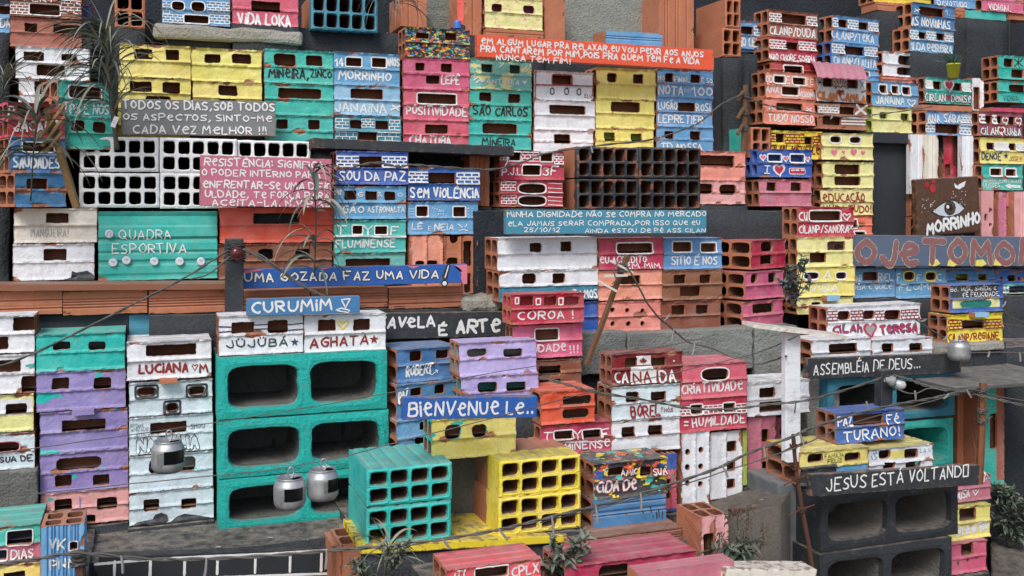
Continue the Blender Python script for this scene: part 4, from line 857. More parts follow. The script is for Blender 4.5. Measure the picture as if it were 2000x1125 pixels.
H("white house with tar stains at the foot of its stack", (945,525,1565,760), 2.48, 'bw', [(1052,572,1166,660),(1328,568,1438,640)], [('g',[(975,755),(1000,735),(1120,715),(1135,680),(1180,665),(1225,680),(1230,715),(1225,745)],'bk'),('g',[(1240,735),(1300,690),(1350,672),(1500,690),(1556,700),(1556,742)],'bk')])
H("turquoise and pink house lettered DIAS at the lower left edge", (-150,785,295,1060), 2.1, 'te', [(48,806,236,905,'fW'),(-60,948,48,1022,'fW')], [T("DiAS",80,945,240,1008,'W')], bands=[(-200,925,300,1085,'dp')], inner='nb', D=.14)
H("yellow house with pink trim at the bottom left corner", (-150,1070,292,1330), 2.1, 'y', [(20,1110,180,1180)], D=.14)
H("blue ribbed upright brick with white letters and open top", (298,770,618,1330), 2.04, 'bl', [(510,880,568,938,'fW'),(500,1005,545,1050,'c')], [T("VK",365,860,470,935,'W'),T("PNM",370,1015,555,1080,'W')], vert=True, style='rib', ribs=[.18,.26,.34,.45,.53,.61,.72,.8,.88], D=.09)
Z('D4')
H("black house splattered with paint and lettered CIDADE", (80,310,618,572), 2.14, 'bk', [(185,340,300,400),(420,330,508,398)], [T("AMiC",282,355,398,395,'W',o='D'),T("SUA",515,345,612,388,'W',o='D'),T("CiDA De",100,440,390,520,'W',o='D',lw=.2)], D=.11, chip=.3, spl=(('Y',20,.585),('te',24,.59),('OR',30,.6),('db',26,.61),('Y',48,.65)))
H("blue ribbed brick with black drips under the CIDADE house", (66,578,605,848), 2.14, 'mb', [], [('l',[(310,660),(316,675)],'K',6),('l',[(430,650),(436,665)],'K',6),('l',[(490,620),(494,660)],'K',7),('l',[(530,655),(535,700)],'K',8),('l',[(548,640),(552,690)],'K',7),('l',[(505,680),(508,698)],'K',6),('l',[(575,650),(575,705)],'K',6),('l',[(458,780),(464,800)],'K',6)], style='rib', ribs=[.55,.62,.68,.86], D=.15)
H("blue and pink upright brick right of the CIDADE house", (600,236,684,662), 2.26, 'db', [(612,420,640,570,'o')], vert=True, bands=[(590,350,690,640,'pk')], D=.1)
H("pink upright brick with open cells on top near the dry plant", (858,700,1062,1160), 2.0, 'lp', [(888,825,970,1020)], vert=True, D=.11, chip=1.25)
H("brown ribbed slab brick under the blue ribbed brick", (-120,868,722,962), 2.08, 'cb', [], style='rib', ribs=[.25,.4,.55,.7,.85], solid=True, D=.17, chip=.4, cat='ribbed brick', name='ribbed_brick', group=None)
H("wide crimson house with two torn openings at the bottom", (-130,1062,826,1330), 1.94, 'cr', [(120,1062,342,1190,'o'),(515,1040,705,1150)], D=.13)
H("red slab brick at the bottom edge", (395,1105,1098,1230), 1.8, 'dp', [], style='flat', solid=True, D=.045, cat='brick slab', name='brick_slab', group=None)
Z('D3')
H("pink house lettered CPLX at the bottom edge", (350,1085,1040,1380), 1.84, 'hp', [(560,1072,800,1160,'fW')], [T("JTL",385,1100,500,1170,'W'),T("CPLX",830,1072,1025,1140,'W',up=.2)], D=.1)
Z('C5')
H("long white house with crimson inside and red brick panels", (290,228,972,462), 2.46, 'wh', [(370,256,460,322,'o'),(556,252,642,316,'o'),(712,250,830,318,'o')], [('p',294,258,366,325,'D',3,6),('p',464,256,552,322,'D',3,6),('p',646,255,708,322,'D',3,6),('p',834,248,958,312,'D',3,6),T("CiLAh",335,362,545,415,'cr',o='N',lw=.2),('h',605,392,72,'gw','cr'),T("TeReSA",685,362,945,418,'cr',o='N',lw=.2)], inner='dr', D=.085, yaw=3)
H("white house with one long window above the black assembly board", (175,472,612,655), 2.4, 'wh', [(305,498,512,575)], D=.12)
H("white house with two square windows above the black assembly board", (618,470,1064,640), 2.4, 'wh', [(692,494,776,562),(894,492,986,556)], D=.12)
H("blue house with a black panel lettered SAÚDE and multicoloured window", (1190,70,1578,268), 2.46, 'db', [], [T("BB. ViDA, SAÚDE E",1196,82,1530,110,'W'),T("FÉ FELiCiDADE",1285,122,1545,150,'W'),('g',[(1262,200),(1285,178),(1400,170),(1490,175),(1495,200),(1480,222),(1380,230),(1280,228)],'V')], bands=[(1196,70,1545,160,'bk'),(1210,165,1560,238,'ly')], D=.085)
H("mustard yellow house with dark red brick panels under the SAÚDE house", (1172,285,1576,492), 2.46, 'Y', [(1282,324,1444,386)], [('p',1180,325,1278,388,'D',3),('p',1448,318,1566,380,'D',3),T("CiLANP/ReGiANE",1182,425,1545,475,'D')], D=.085)
H("pale blue brick chip lying on the yellow house under the SAÚDE house", (1368,268,1472,302), 2.44, 'lb', [], style='flat', solid=True, D=.04, cat='brick chip', name='brick_chip', group=None, foot=False)
H("deep blue house lettered PAZ FÉ TURANO", (355,1008,855,1230), 2.16, 'db', [(484,1022,706,1098)], [T("PAZ",372,1035,475,1100,'W'),T("Fé",730,1020,815,1080,'W'),T("TURANO!",410,1140,820,1210,'W',up=.1)], D=.085, ends='cl', yaw=0)
Z('D5')
H("yellow house lettered FAMILIA FELIZ", (92,225,592,470), 2.12, 'y', [(148,238,264,302,'o'),(420,230,535,290,'o')], [T("FAMiLiA",275,240,412,265,'K'),T("FELiZ",295,275,398,302,'K')], bands=[(90,330,365,480,'bk'),(365,325,600,480,'bl')], D=.15)
H("white house with turquoise scribbles right of the FAMILIA house", (594,200,1066,440), 2.13, 'wh', [(670,210,758,272,'o'),(860,200,960,270,'o'),(702,300,790,350,'o'),(870,290,976,340,'o')], [('l',[(612,210),(640,200),(655,230),(630,235)],'tb',6),('l',[(615,250),(625,275)],'tb',6),('l',[(640,245),(655,262),(640,275)],'tb',6),T("LA U",975,195,1052,225,'tb',lw=.12)], bands=[(756,215,862,275,'y')], D=.15, top='y')
H("pink house lettered with a small heart right of the black blocks", (1150,415,1488,600), 2.2, 'dp', [(1340,378,1440,445,'fW')], [T("AiSA",1245,508,1332,568,'W',up=.15),T("♡",1355,490,1398,540,'W'),('l',[(1450,380),(1480,415)],'W',7),('l',[(1482,378),(1455,418)],'W',7)], D=.12)
H("yellow house with pale letters right of the black concrete blocks", (1150,640,1485,880), 2.18, 'y', [(1262,640,1384,730)], [T("ERY-RENATiNHO",1240,775,1466,840,'W',up=.4)], D=.12)
H("pink house with three round holes at the lower right", (1140,905,1458,1130), 2.16, 'pk', [(1276,890,1364,985),(1245,1025,1262,1058,'c'),(1315,1002,1334,1035,'c'),(1380,978,1398,1010,'c')], D=.12)

Z('C1')
H("lilac clay chip wedged between two lilac houses", (525,988,690,1022), 2.47, 'li', [], style='flat', solid=True, D=.03, cat='brick chip', name='brick_chip', group=None, foot=False)
H("terracotta chip wedged under the white house with dark red letters", (1168,758,1300,786), 2.455, 'clay', [], style='flat', solid=True, D=.03, cat='brick chip', name='brick_chip', group=None, foot=False)
Z('C5')
H("pale blue chip wedged under the yellow A VIDA house", (282,142,378,182), 2.58, 'lb', [], style='flat', solid=True, D=.04, cat='brick chip', name='brick_chip', group=None, foot=False)
# ------------------------------------------------------------------ hollow bricks and concrete blocks
Z('B1')
CELL_SHADE = plain('cavity_shade', (20, 18, 17), .9)  # near-black cell walls, depth shade painted as colour
for lab, bx in (("white hollow brick at the left end of the upper row", (585,22,1162,278)), ("white hollow brick in the upper row with a broken cell wall", (1170,32,1735,290)), ("white hollow brick below, with bare terracotta corner at left", (580,290,1168,545)), ("white hollow brick below, half behind the pink board", (1174,292,1735,552))):
    HB(lab, bx, 2.74, 5, 2, 'hw', inside=CELL_SHADE, D=.2, group='white painted hollow bricks', wall=.0078, margin=.0082)
Z('B2')
HB("white hollow brick with black smears at the right end of the row", (312,50,850,300), 2.75, 5, 2, 'hw', inside=CELL_SHADE, D=.2, group='white painted hollow bricks')
Z('B4')
for lab, bx in (("black hollow brick upper left of four", (-197,98,255,325)), ("black hollow brick upper right of four", (258,100,708,328)), ("black hollow brick lower left of four", (-197,335,255,560)), ("black hollow brick with broken cells, lower right of four", (258,335,706,562))):
    HB(lab, bx, 2.74, 5, 2, paint('bk', 1.0, (('cb',20,.58),)), 'clay', clay(.55, 'clay_cell_shade'), D=.18, group='black painted hollow bricks', paintdepth=.02)  # cells get a darker clay copy, shade painted in
Z('A2')
HB("turquoise hollow brick with ten cells at the top edge", (780,-50,1266,210), 2.96, 5, 2, 'tb', D=.19, foot=False)
Z('A1')
HB("terracotta hollow brick behind the palm at the top edge", (840,-60,1062,200), 2.95, 2, 2, 'clay', inside=CELL_SHADE)
Z('A4')
HB("terracotta hollow brick above another beside the orange board", (888,-10,1002,200), 2.94, 2, 2, 'clay', D=.19)
HB("terracotta hollow brick with four cells under its twin beside the orange board", (866,204,1006,412), 2.92, 2, 2, 'clay', D=.19)
HB("terracotta hollow brick with turquoise left side behind the wire pole", (1078,930,1222,1150), 2.78, 2, 2, 'clay', 'te', D=.16)
Z('A3')
Z('D2')
HB("turquoise hollow brick with eight cells, upper one of the pair", (1186,350,1812,622), 2.13, 4, 2, 'TE', 'TE', D=.2, group='bright hollow bricks on the yellow plank', paintdepth=.5)
HB("turquoise hollow brick with eight cells, lower one of the pair", (1184,640,1806,920), 2.12, 4, 2, 'TE', 'TE', D=.2, group='bright hollow bricks on the yellow plank', paintdepth=.5)
Z('D3')
HB("yellow hollow brick with eight cells, upper one of the pair", (735,288,1328,552), 2.13, 4, 2, 'Y', 'clay', D=.2, group='bright hollow bricks on the yellow plank', paintdepth=.085)
HB("yellow hollow brick with eight cells, lower one of the pair", (728,562,1330,840), 2.12, 4, 2, 'Y', 'clay', D=.2, group='bright hollow bricks on the yellow plank', paintdepth=.085)
Z('B5')
HB("terracotta hollow brick left of the eye board, upper", (742,430,788,610), 2.86, 1, 2, 'clay', D=.1)
HB("terracotta hollow brick left of the eye board, lower", (738,615,790,770), 2.86, 1, 2, 'clay', D=.1)
Z('C2')
CAV = concrete((106, 108, 106), (72, 76, 75), 'concrete_cavity')
CB("turquoise concrete block, topmost of the three", (95,600,1335,1050), 2.42, blockpaint('TE'), inside=CAV)
CB("turquoise concrete block, middle of the three", (100,1062,1348,1488), 2.42, blockpaint('TE'), inside=CAV)
Z('D2')
CB("turquoise concrete block behind the two hanging cans, lowest of three", (104,425,1345,818), 2.42, blockpaint('TE'), inside=CAV)
Z('C5')
CB("dull teal concrete block behind the bare bulb", (290,750,1222,1096), 2.34, blockpaint('tb'), inside=CAV, D=.24)
CB("bright teal concrete block behind the FAMILIA houses", (290,1118,1210,1500), 2.34, blockpaint('te'), inside=blockpaint('te'), D=.24)
Z('D5')
CB("black concrete block with dusty cavities under the JESUS board", (238,548,1245,955), 2.06, blockpaint('bk'), inside=concrete((132, 126, 118), (84, 82, 80), 'concrete_dusty'))
CB("black concrete block at the bottom edge under another black block", (232,975,1200,1400), 2.05, blockpaint('bk'), inside=concrete((132, 126, 118), (84, 82, 80), 'concrete_dusty'))
# ------------------------------------------------------------------ ribbed terracotta bricks laid in a row
Z('C1')
for lab, bx in (("ribbed terracotta brick at the left edge of the row", (-160,118,455,292)), ("ribbed terracotta brick second in the row", (460,114,1078,286)), ("ribbed terracotta brick left of the black lamp post", (1090,108,1660,275))):
    H(lab, bx, 2.62, 'clay', [], style='rib', ribs=[.3,.4,.52,.64] if bx[0] > 0 else [.25,.33,.5,.58], solid=True, D=.1, cat='ribbed brick', name='ribbed_brick', group='ribbed terracotta bricks in a row')
Z('C2')
for lab, bx in (("ribbed terracotta brick right of the black lamp post", (282,108,770,250)), ("ribbed terracotta brick under the middle of the blue board", (778,92,1340,240)), ("ribbed terracotta brick at the right end of the row", (1350,86,1892,238))):
    H(lab, bx, 2.62, 'clay', [], style='rib', ribs=[.2,.3,.42,.54,.66], solid=True, D=.1, cat='ribbed brick', name='ribbed_brick', group='ribbed terracotta bricks in a row')
Z('A3')
for lab, bx in (("terracotta upright block at the top left of the splattered house", (10,-40,200,190)), ("terracotta upright block left of the flowered yellow house", (478,-40,602,255)), ("terracotta upright block right of the flowered yellow house", (1062,-40,1212,290))):
    H(lab, bx, 3.02, 'clay', [], vert=True, style='rib', ribs=[.3,.5,.7], solid=True, D=.15, cat='ribbed brick', name='ribbed_brick', group='upright terracotta blocks at the top edge')
H("bright orange upright block edge at the top edge", (424,-40,474,180), 3.03, 'OR', [], vert=True, style='flat', solid=True, D=.1, cat='ribbed brick', name='ribbed_brick', group=None)
Z('A4')
H("tall terracotta upright block above the orange board", (400,-40,656,350), 3.0, 'clay', [], vert=True, style='rib', ribs=[.2,.28,.5,.58,.8], solid=True, D=.15, cat='ribbed brick', name='ribbed_brick', group='upright terracotta blocks at the top edge')
H("blue ribbed brick lying above the orange board", (12,222,428,320), 2.96, 'bl', [], style='rib', ribs=[.2,.4,.6,.8], solid=True, D=.1, cat='ribbed brick', name='ribbed_brick', group=None)
Z('B3')
H("terracotta ribbed upright block under the dark shelf", (515,140,660,535), 2.78, 'clay', [], vert=True, style='rib', ribs=[.3,.5,.7], solid=True, D=.1, cat='ribbed brick', name='ribbed_brick', group=None)
Z('C5')
H("terracotta ribbed upright block behind the wire pole at right", (1238,800,1392,1430), 2.4, 'clay', [], vert=True, style='rib', ribs=[.1,.2,.3,.4,.5,.6,.7,.8,.9], solid=True, D=.1, cat='ribbed brick', name='ribbed_brick', group=None)
H("turquoise upright brick with a tall torn slot at right", (1394,830,1582,1560), 2.34, 'te', [(1485,1010,1540,1265)], vert=True, D=.06, bands=[(1535,800,1600,1500,'cl')], rows=1, cat='brick house')
H("terracotta brick under the hanging can at right", (1270,572,1576,632), 2.46, 'clay', [], style='flat', solid=True, D=.1, cat='ribbed brick', name='ribbed_brick', group=None)
Z('D2')
H("terracotta upright brick with white drips under the yellow plank", (990,905,1290,1330), 2.16, 'clay', [], vert=True, D=.12, cols=2, cat='ribbed brick', name='ribbed_brick', group=None)
H("terracotta upright brick edge beside the white lined black wall", (930,905,990,1330), 2.2, 'cb', [], vert=True, style='flat', solid=True, D=.1, cat='ribbed brick', name='ribbed_brick', group=None)
# ------------------------------------------------------------------ lettered boards
Z('A1')
o = board("grey board lettered TODOS OS DIAS", (888,722), (888,988), (2020,744), 2.82, 'gr', .02, [T("TODOS OS DiAS,SOB TODOS",902,735,2008,795,'W',o='sg',ow=1.35,lw=.2),T("OS ASPeCTOS, SiNTO-Me",905,832,1985,878,'W',o='sg',ow=1.35,lw=.22),T("CADA VeZ MeLHOR !!!",975,920,1950,976,'W',o='sg',ow=1.35,lw=.2)])
Z('B2')
board("pink board lettered RESISTÊNCIA", (42,160), (36,532), (1005,190), 2.64, 'dp', .014, [T("ReSiSTÊNCiA: SiGNiFiCA",72,182,940,236,'W',lw=.19),T("O PODER iNTERNO PARA",58,262,920,308,'W',lw=.2),T("eNFRENTAR-Se UMA DiFiC",62,345,995,398,'W',lw=.2),T("ULDADe, Te FORÇA PARA",78,420,985,468,'W',lw=.2),T("ACeiTA-LA. N.V.P.AS",135,482,995,528,'W',lw=.2)])
board("blue board lettered UMA GOZADA FAZ UMA VIDA", (358,995), (358,1142), (1998,958), 2.58, 'db', .02, [('g',[(1895,966),(1996,962),(1996,1104),(1965,1106),(1950,1060),(1960,1010),(1935,985)],'P'),('g',[(362,1002),(520,996),(430,1018),(364,1030)],'P'),('g',[(1560,976),(1650,973),(1600,992)],'P'),('g',[(900,988),(1010,984),(950,996)],'P'),T("UMA GOZADA FAZ UMA ViDA",365,1030,1782,1090,'W',o='K',ow=1.9,lw=.2,up=-.15),('l',[(1858,972),(1830,1060)],'K',44),('l',[(1858,975),(1834,1052)],'W',24),('d',1830,1100,30,'K'),('d',1830,1100,19,'W',.0006)])
Z('A3')
board("long orange board lettered EM ALGUM LUGAR", (574,252), (570,416), (2308,366), 2.8, 'OR', .025, [T("eM ALGUM LUGAR PRA ReLAXAR,eU VOU PeDiR AOS ANJOS",602,275,2225,318,'W',lw=.22),T("PRA CANTAReM POR MiM,POiS PRA QUeM TeM Fe A ViDA",595,330,2195,376,'W',lw=.22),T("NUNCA TeM FiM!",712,398,1250,438,'W',lw=.22)])
Z('B3')
board("teal board lettered MINHA DIGNIDADE", (782,562), (782,742), (2250,566), 2.5, 'tb', .022, [T("MiNHA DiGNiDADe NÃO Se COMPRA NO MeRCADO",792,575,2244,615,'W',lw=.2,up=.15),T("eLA JAMAiS SeRAR COMPRADA,POR iSSO QUe eU",795,645,2200,680,'W',lw=.2,up=.1),T("25/10/12",915,692,1172,724,'W',lw=.2),T("AiNDA eSTOU De Pé ASS CiLAN",1360,700,2240,730,'W',lw=.2)])
Z('C2')
board("blue board lettered CURUMIM", (308,165), (308,292), (1136,142), 2.42, 'mb', .02, [T("CURUMiM",345,190,930,270,'W',lw=.2,up=.1),('l',[(1000,170),(1065,162),(1030,228),(1000,170)],'W',12),('l',[(960,245),(1000,232),(1060,248),(1050,264),(980,252),(960,245)],'W',11)])
Z('C3')
board("black board lettered FAVELA É ARTE", (-10,272), (-10,462), (950,256), 2.56, 'bk', .03, [T("FAVeLA",-10,300,408,375,'W',lw=.24),T("É",445,352,498,430,'W',lw=.24),T("ARTe",575,322,880,414,'W',lw=.24,up=.05)])
board("blue board lettered Bienvenue Le", (180,890), (175,1052), (1160,878), 2.09, 'db', .022, [T("BieNVeNUe Le..",222,930,1125,1026,'W',lw=.17,up=.08)], spl=None)
Z('C5')
board("black board lettered ASSEMBLÉIA DE DEUS", (135,602), (135,755), (1265,560), 2.32, 'bk', .02, [T("ASSEMBLÉiA DE DEUS...",185,645,960,722,'W',lw=.13,up=.25)])
Z('D5')
board("black beam lettered JESUS ESTÁ VOLTANDO", (162,385), (162,542), (1395,312), 2.0, 'bk', .018, [T("JESUS ESTÁ VOLTAND‖",280,415,1312,505,'W',lw=.13,up=.55)])
Z('B5')
board("long grey beam with large dull red graffiti letters", (250,745), (250,975), (1700,762), 2.66, 'sb', .05, [T("ROJeTOMOR",170,780,1660,955,'rl',o='C',ow=1.2,lw=.27)]+[('g',[(x-40,y+22),(x-30,y-20),(x+20,y-26),(x+46,y+8),(x+10,y+26)],'y') for x,y in ((915,948),(1050,950),(1255,950),(1390,946))])
EYEW = [(905,575),(940,545),(975,520),(1030,495),(1070,500),(1110,530),(1135,550),(1100,585),(1050,605),(1000,610),(950,600)]
eye = board("brown board painted with a large eye and white letters", (805,338), (800,762), (1265,312), 2.76, 'br', .025, [('g',[(x+(x-1025)*.09,y+(y-555)*.2-4) for x,y in EYEW],'K'),('g',EYEW,'S',.0004),('d',1030,548,48,'K',.0008),('d',1030,548,40,'br',.0012),('d',1028,545,24,'K',.0016),('d',1012,540,12,'W',.002),('d',862,378,18,'re'),('d',912,352,17,'re'),('d',905,405,27,'re'),('g',[(1062,365),(1085,385),(1105,370),(1148,350),(1135,390),(1100,412),(1068,400)],'W')]+[('d',880+rnd.uniform(-60,60)*1.0,545+rnd.uniform(-70,50),rnd.uniform(2,4),'W') for _ in range(18)]+[('d',1100+rnd.uniform(-60,60),480+rnd.uniform(-60,50),rnd.uniform(2,4),'W') for _ in range(16)]+[T("MORRiNHO",860,665,1250,745,'W',o='K',lw=.25,ow=1.6,up=.75)], cat='painted board', name='painted_board', group=None, bev=.006)
Z('A2')
board("dark weathered shelf plank between the upper houses and blue ones", (790,1008), (790,1082), (2265,1072), 2.68, 'bk', .17, [], 'plank', 'shelf_plank', None)
Z('C1')
board("brown plank edge above the ribbed terracotta row", (-60,58), (-60,110), (1720,48), 2.6, 'cb', .1, [], 'plank', 'shelf_plank', None)
Z('D3')
board("yellow painted plank under the bright hollow bricks", (-285,908), (-285,968), (1228,824), 2.1, 'Y', .2, [], 'plank', 'shelf_plank', None)
Z('D4')
board("whitish plank at the bottom edge", (1040,1078), (1040,1190), (1700,1078), 1.78, 'cw', .055, [], 'plank', 'shelf_plank', None)
Z('D4')
slab("brown square board leaning by the dry plant", (1085,640,1370,1060), 2.1, wood('br', .35), .02, 'board', 'leaning_board', .002)

Z('A1')
board("small white paper tag tied to the tall palm stem", (822,845), (808,925), (856,858), 2.55, plain('tag_paper', (206,210,214), .7, 0, .2, 120), .002, [('l',[(826,880),(845,886)],'gw',5),('l',[(824,895),(842,902)],'gw',5)], 'paper tag', 'paper_tag', None, bev=.0004)
# ------------------------------------------------------------------ walls, ledges and plain concrete
ZO[:] = [0, 0]
zx_, zy_ = zx, zy
def zx(x): return x
def zy(y): return y
CON = concrete(); CHAR = concrete((60, 64, 70), (40, 43, 48), 'charcoal_plaster', .6, .35); CONL = concrete((176, 172, 160), (140, 138, 130), 'pale_concrete')
CHARF = plain('charcoal_paint', (54, 58, 64), .85, 0, .25, 40, .3)
GW = 'concrete blocks of the grey terrace wall'
for lab, bx in (("grey concrete block behind the leaning stick", (1100,652,1224,735)), ("long grey concrete block under the brown houses", (1226,651,1471,735)), ("grey concrete block behind the white post", (1475,640,1560,735))):
    slab(lab, bx, 2.5, concrete((150,152,146), (116,120,116), 'terrace_block'), .08, group=GW)
slab("grey concrete block at the left edge below the GUA DE house", (-60,928,74,1040), 2.48, CON, .15)
slab("rough grey concrete block between turquoise and yellow hollow bricks", (840,880,985,1060), 2.3, concrete((122,122,116), (90,90,86), 'grey_concrete'), .05)
slab("concrete lump at the right end of the ribbed terracotta row", (904,580,986,610), 2.6, CONL, .12, 'concrete lump', 'concrete_lump', .012, None, .006)
slab("pale plaster pillar between white post and dull teal block", (1578,742,1640,905), 2.38, CONL, .1, 'pillar', 'plaster_pillar')
slab("narrow grey ledge stone under the yellow house with dark red brick panels", (1824,675,1962,691), 2.43, CONL, .12, 'ledge stone', 'ledge_stone')
slab("rough cement ledge under the pink VIDA LOKA house", (300,44,592,72), 2.93, CONL, .12, 'cement ledge', 'cement_ledge', .01, None, .006)
slab("grey concrete block between the terracotta uprights at the top", (1092,-40,1300,95), 3.12, concrete((160,162,152), (130,132,124), 'grey_block'), .1)
slab("grey concrete block left of the bright orange upright", (828,-40,905,75), 3.12, concrete((140,142,134), (112,114,108), 'grey_block_dark'), .1)
slab("charcoal plastered wall panel between NOTA house and salmon houses", (1391,112,1464,320), 2.93, CHARF, .06, 'plaster wall', 'plaster_wall', .002, None, .001)
slab("charcoal plastered wall panel left of the eye board", (1706,278,1781,470), 2.88, CHARF, .06, 'plaster wall', 'plaster_wall', .002, None, .001)
slab("charcoal ledge cap over the dark wall panel by the eye board", (1704,258,1783,279), 2.85, CHARF, .08, 'coping stone', 'coping_stone', .002, None, .001)
slab("charcoal wall strip beside the long white houses", (925,412,986,640), 2.68, CHAR, .06, 'plaster wall', 'plaster_wall', .002, None, .002)
slab("dark recess wall under the shelf plank", (800,290,960,345), 2.86, CHAR, .05, 'plaster wall', 'plaster_wall', .002, None, .002)
slab("charcoal board under the ribbed row above the turquoise house", (66,617,252,705), 2.64, CHARF, .03, 'wall board', 'wall_board', .002, None, .0015)
slab("blue painted board under the ribbed row above the white house with dark red letters", (252,615,432,705), 2.638, wood('tb', .5), .03, 'wall board', 'wall_board', .002, None, .0015)
slab("grey plastered block behind the rusty wire pole", (1522,945,1612,1150), 2.16, plain('smooth_plaster', (118,122,126), .9, 0, .3, 30, .4), .15, 'plaster block', 'plaster_block', .006, None, .003)
slab("whitewashed stone edge beside the brown leaning board", (1503,985,1522,1150), 2.13, CONL, .05, 'stone edge', 'stone_edge', .004, None, .004)
slab("charcoal panel added as the shaded void under the grey slab roof at right", (1930,745,2160,960), 2.62, CHARF, .05, 'plaster wall', 'plaster_wall', .002, None, .002)  # dark sheet put in to paint the shade of the opening
slab("flat grey slab roof at the right edge", (1866,757,2120,766), 2.18, plain('roof_slab', (94,94,92), .85, 0, .25, 25, .6), .42, 'slab roof', 'slab_roof', .003, None, .0015)
board("black wall with white painted brick lines at the bottom", (185,1088), (185,1180), (655,1072), 2.26, plain('black_wall_paint', (46,50,56), .8, 0, .35, 50, .2), .03,
      [('l',[(186,1102),(300,1092),(420,1086),(520,1082),(645,1074)],'W',6,'brick_pattern'),('l',[(186,1132),(420,1128),(645,1120)],'W',6,'brick_pattern')]+[('l',[(x,1098-(x-190)*.05),(x-1,1128-(x-190)*.03)],'W',6,'brick_pattern') for x in (224,294,361,425,499,567,628)], 'painted wall', 'painted_wall', None)
slab("tall charcoal retaining wall behind all the houses", (-1400,-500,3900,1100), 3.32, CHAR, .3, 'retaining wall', 'retaining_wall', .004, None, .003)
# cap on the splattered house
mb = MB(); c = at(893, 56, 2.92)
for r0, z0, r1, z1 in ((.0, .022, .0115, .022), (.0115, .022, .0125, .019), (.0125, .019, .0125, 0)):
    for k in range(20):
        A, B = 2 * math.pi * k / 20, 2 * math.pi * (k + 1) / 20
        mb.q([mb.p((r0 * math.cos(A), r0 * math.sin(A), z0)), mb.p((r1 * math.cos(A) * (1 + .03 * (k % 2)), r1 * math.sin(A), z1)), mb.p((r1 * math.cos(B), r1 * math.sin(B), z1)), mb.p((r0 * math.cos(B), r0 * math.sin(B), z0))])
tag(mb.build('bottle_cap', [plain('blue_plastic', (70,120,205), .4, 0, .1)], None, True, c), "blue plastic bottle cap on top of the splattered black house", 'bottle cap')
# discs on the sports court board
Z('B1')
DM = plain('white_disc', (226,230,234), .5, 0, .12, 90)
for x, y in ((800,738), (828,948), (926,932), (1130,940), (1316,940), (1472,940)):
    px, py = zx_(x), zy_(y); q = at(px, py, 2.696) - Vector(COURT.location); mb = MB(); r = .0105
    c0 = mb.p((q.x, q.y - .004, q.z)); ring = []; r2 = []
    for k in range(18):
        an = 2 * math.pi * k / 18; ring.append(mb.p((q.x + r * .85 * math.cos(an), q.y - .004, q.z + r * .85 * math.sin(an)))); r2.append(mb.p((q.x + r * math.cos(an), q.y, q.z + r * math.sin(an))))
    for k in range(18): mb.q((c0, ring[k], ring[(k + 1) % 18])); mb.q((ring[k], r2[k], r2[(k + 1) % 18], ring[(k + 1) % 18]))
    d = mb.build('disc', [DM], COURT)
    m2 = MB(); n_ = [(-.004, .004), (-.001, .003), (.0, -.001), (.004, .004)] if x != 800 else [(-.005, -.005), (-.004, .004), (.002, .006), (.005, .001), (.001, -.002), (.004, -.006)]
    ribbon(m2, [(q.x + a, q.z + b) for a, b in n_], .0011, lambda a, b: q.y - .004, .0005, 0); m2.build('painted_mark', [brush('B')], d)
# pink tin roof
mb = MB(); a = at(1597, 150, 2.86); b = at(1695, 155, 2.86); c = at(1680, 127, 3.0); d = at(1582, 119, 3.0); rows = []
for j in range(9):
    t = j / 8; row = []
    for i in range(41):
        s = i / 40; p = (a.lerp(b, s)).lerp(d.lerp(c, s), t); hump = .012 * math.sin(math.pi * t); row.append(mb.p(p + Vector((0, 0, hump + .0018 * math.sin(s * 44)))))
    rows.append(row)
r2 = [[mb.p(Vector(mb.v[k]) + Vector((0, 0, -.003))) for k in row] for row in rows]
for j in range(8):
    for i in range(40):
        mb.q((rows[j][i], rows[j][i + 1], rows[j + 1][i + 1], rows[j + 1][i])); mb.q((r2[j][i], r2[j + 1][i], r2[j + 1][i + 1], r2[j][i + 1]))
for i in range(40): mb.q((rows[0][i], r2[0][i], r2[0][i + 1], rows[0][i + 1])); mb.q((rows[8][i], rows[8][i + 1], r2[8][i + 1], r2[8][i]))
for j in range(8): mb.q((rows[j][0], rows[j + 1][0], r2[j + 1][0], r2[j][0])); mb.q((rows[j][40], r2[j][40], r2[j + 1][40], rows[j + 1][40]))
tag(mb.build('tin_roof', [paint('dp', .3)], None, True), "pink curved sheet roof over the white house with orange letters", 'sheet roof')
# ------------------------------------------------------------------ hill: stepped terrain under every stack
def bottoms():
    out = []
    for i, f in enumerate(FOOT):
        ok = True
        for k, g in enumerate(FOOT):
            if i == k: continue
            ov = min(f[1], g[1]) - max(f[0], g[0])
            if ov > .35 * (f[1] - f[0]) and abs(g[2] - f[2]) < .16 and -.05 < f[3] - g[4] < .035: ok = False; break
        if ok: out.append(f)
    return out
TB = [(f[0], f[1], f[2] - .01, f[3] - .004) for f in bottoms()]
def led(x0, x1, y, w): 
    a = at(x0, y, w); b = at(x1, y, w); m = at((max(x0, 0) + min(x1, 2000)) / 2, y, w); TB.append((a.x, b.x, w, m.z))
TB.append((at(150, 1085, 2.285).x, at(690, 1085, 2.285).x, 2.285, .41)); led(690, 1340, 1092, 2.3); led(1130, 1640, 700, 2.55); led(-200, 160, 1015, 2.46)
led(1340, 1560, 1120, 2.02); led(1370, 1560, 412, 2.70); led(1660, 2300, 590, 2.76); led(1580, 2300, 690, 2.5)
led(780, 1480, 318, 2.84); led(930, 1560, 470, 2.72); led(-200, 700, 560, 2.78); led(1470, 2300, 262, 2.98); led(200, 1480, 300, 2.9); led(220, 1480, 70, 3.0); led(1480, 2300, 45, 3.13); led(-200, 220, 90, 3.02); led(-200, 620, 700, 2.66); led(750, 1140, 700, 2.56)
import numpy as np
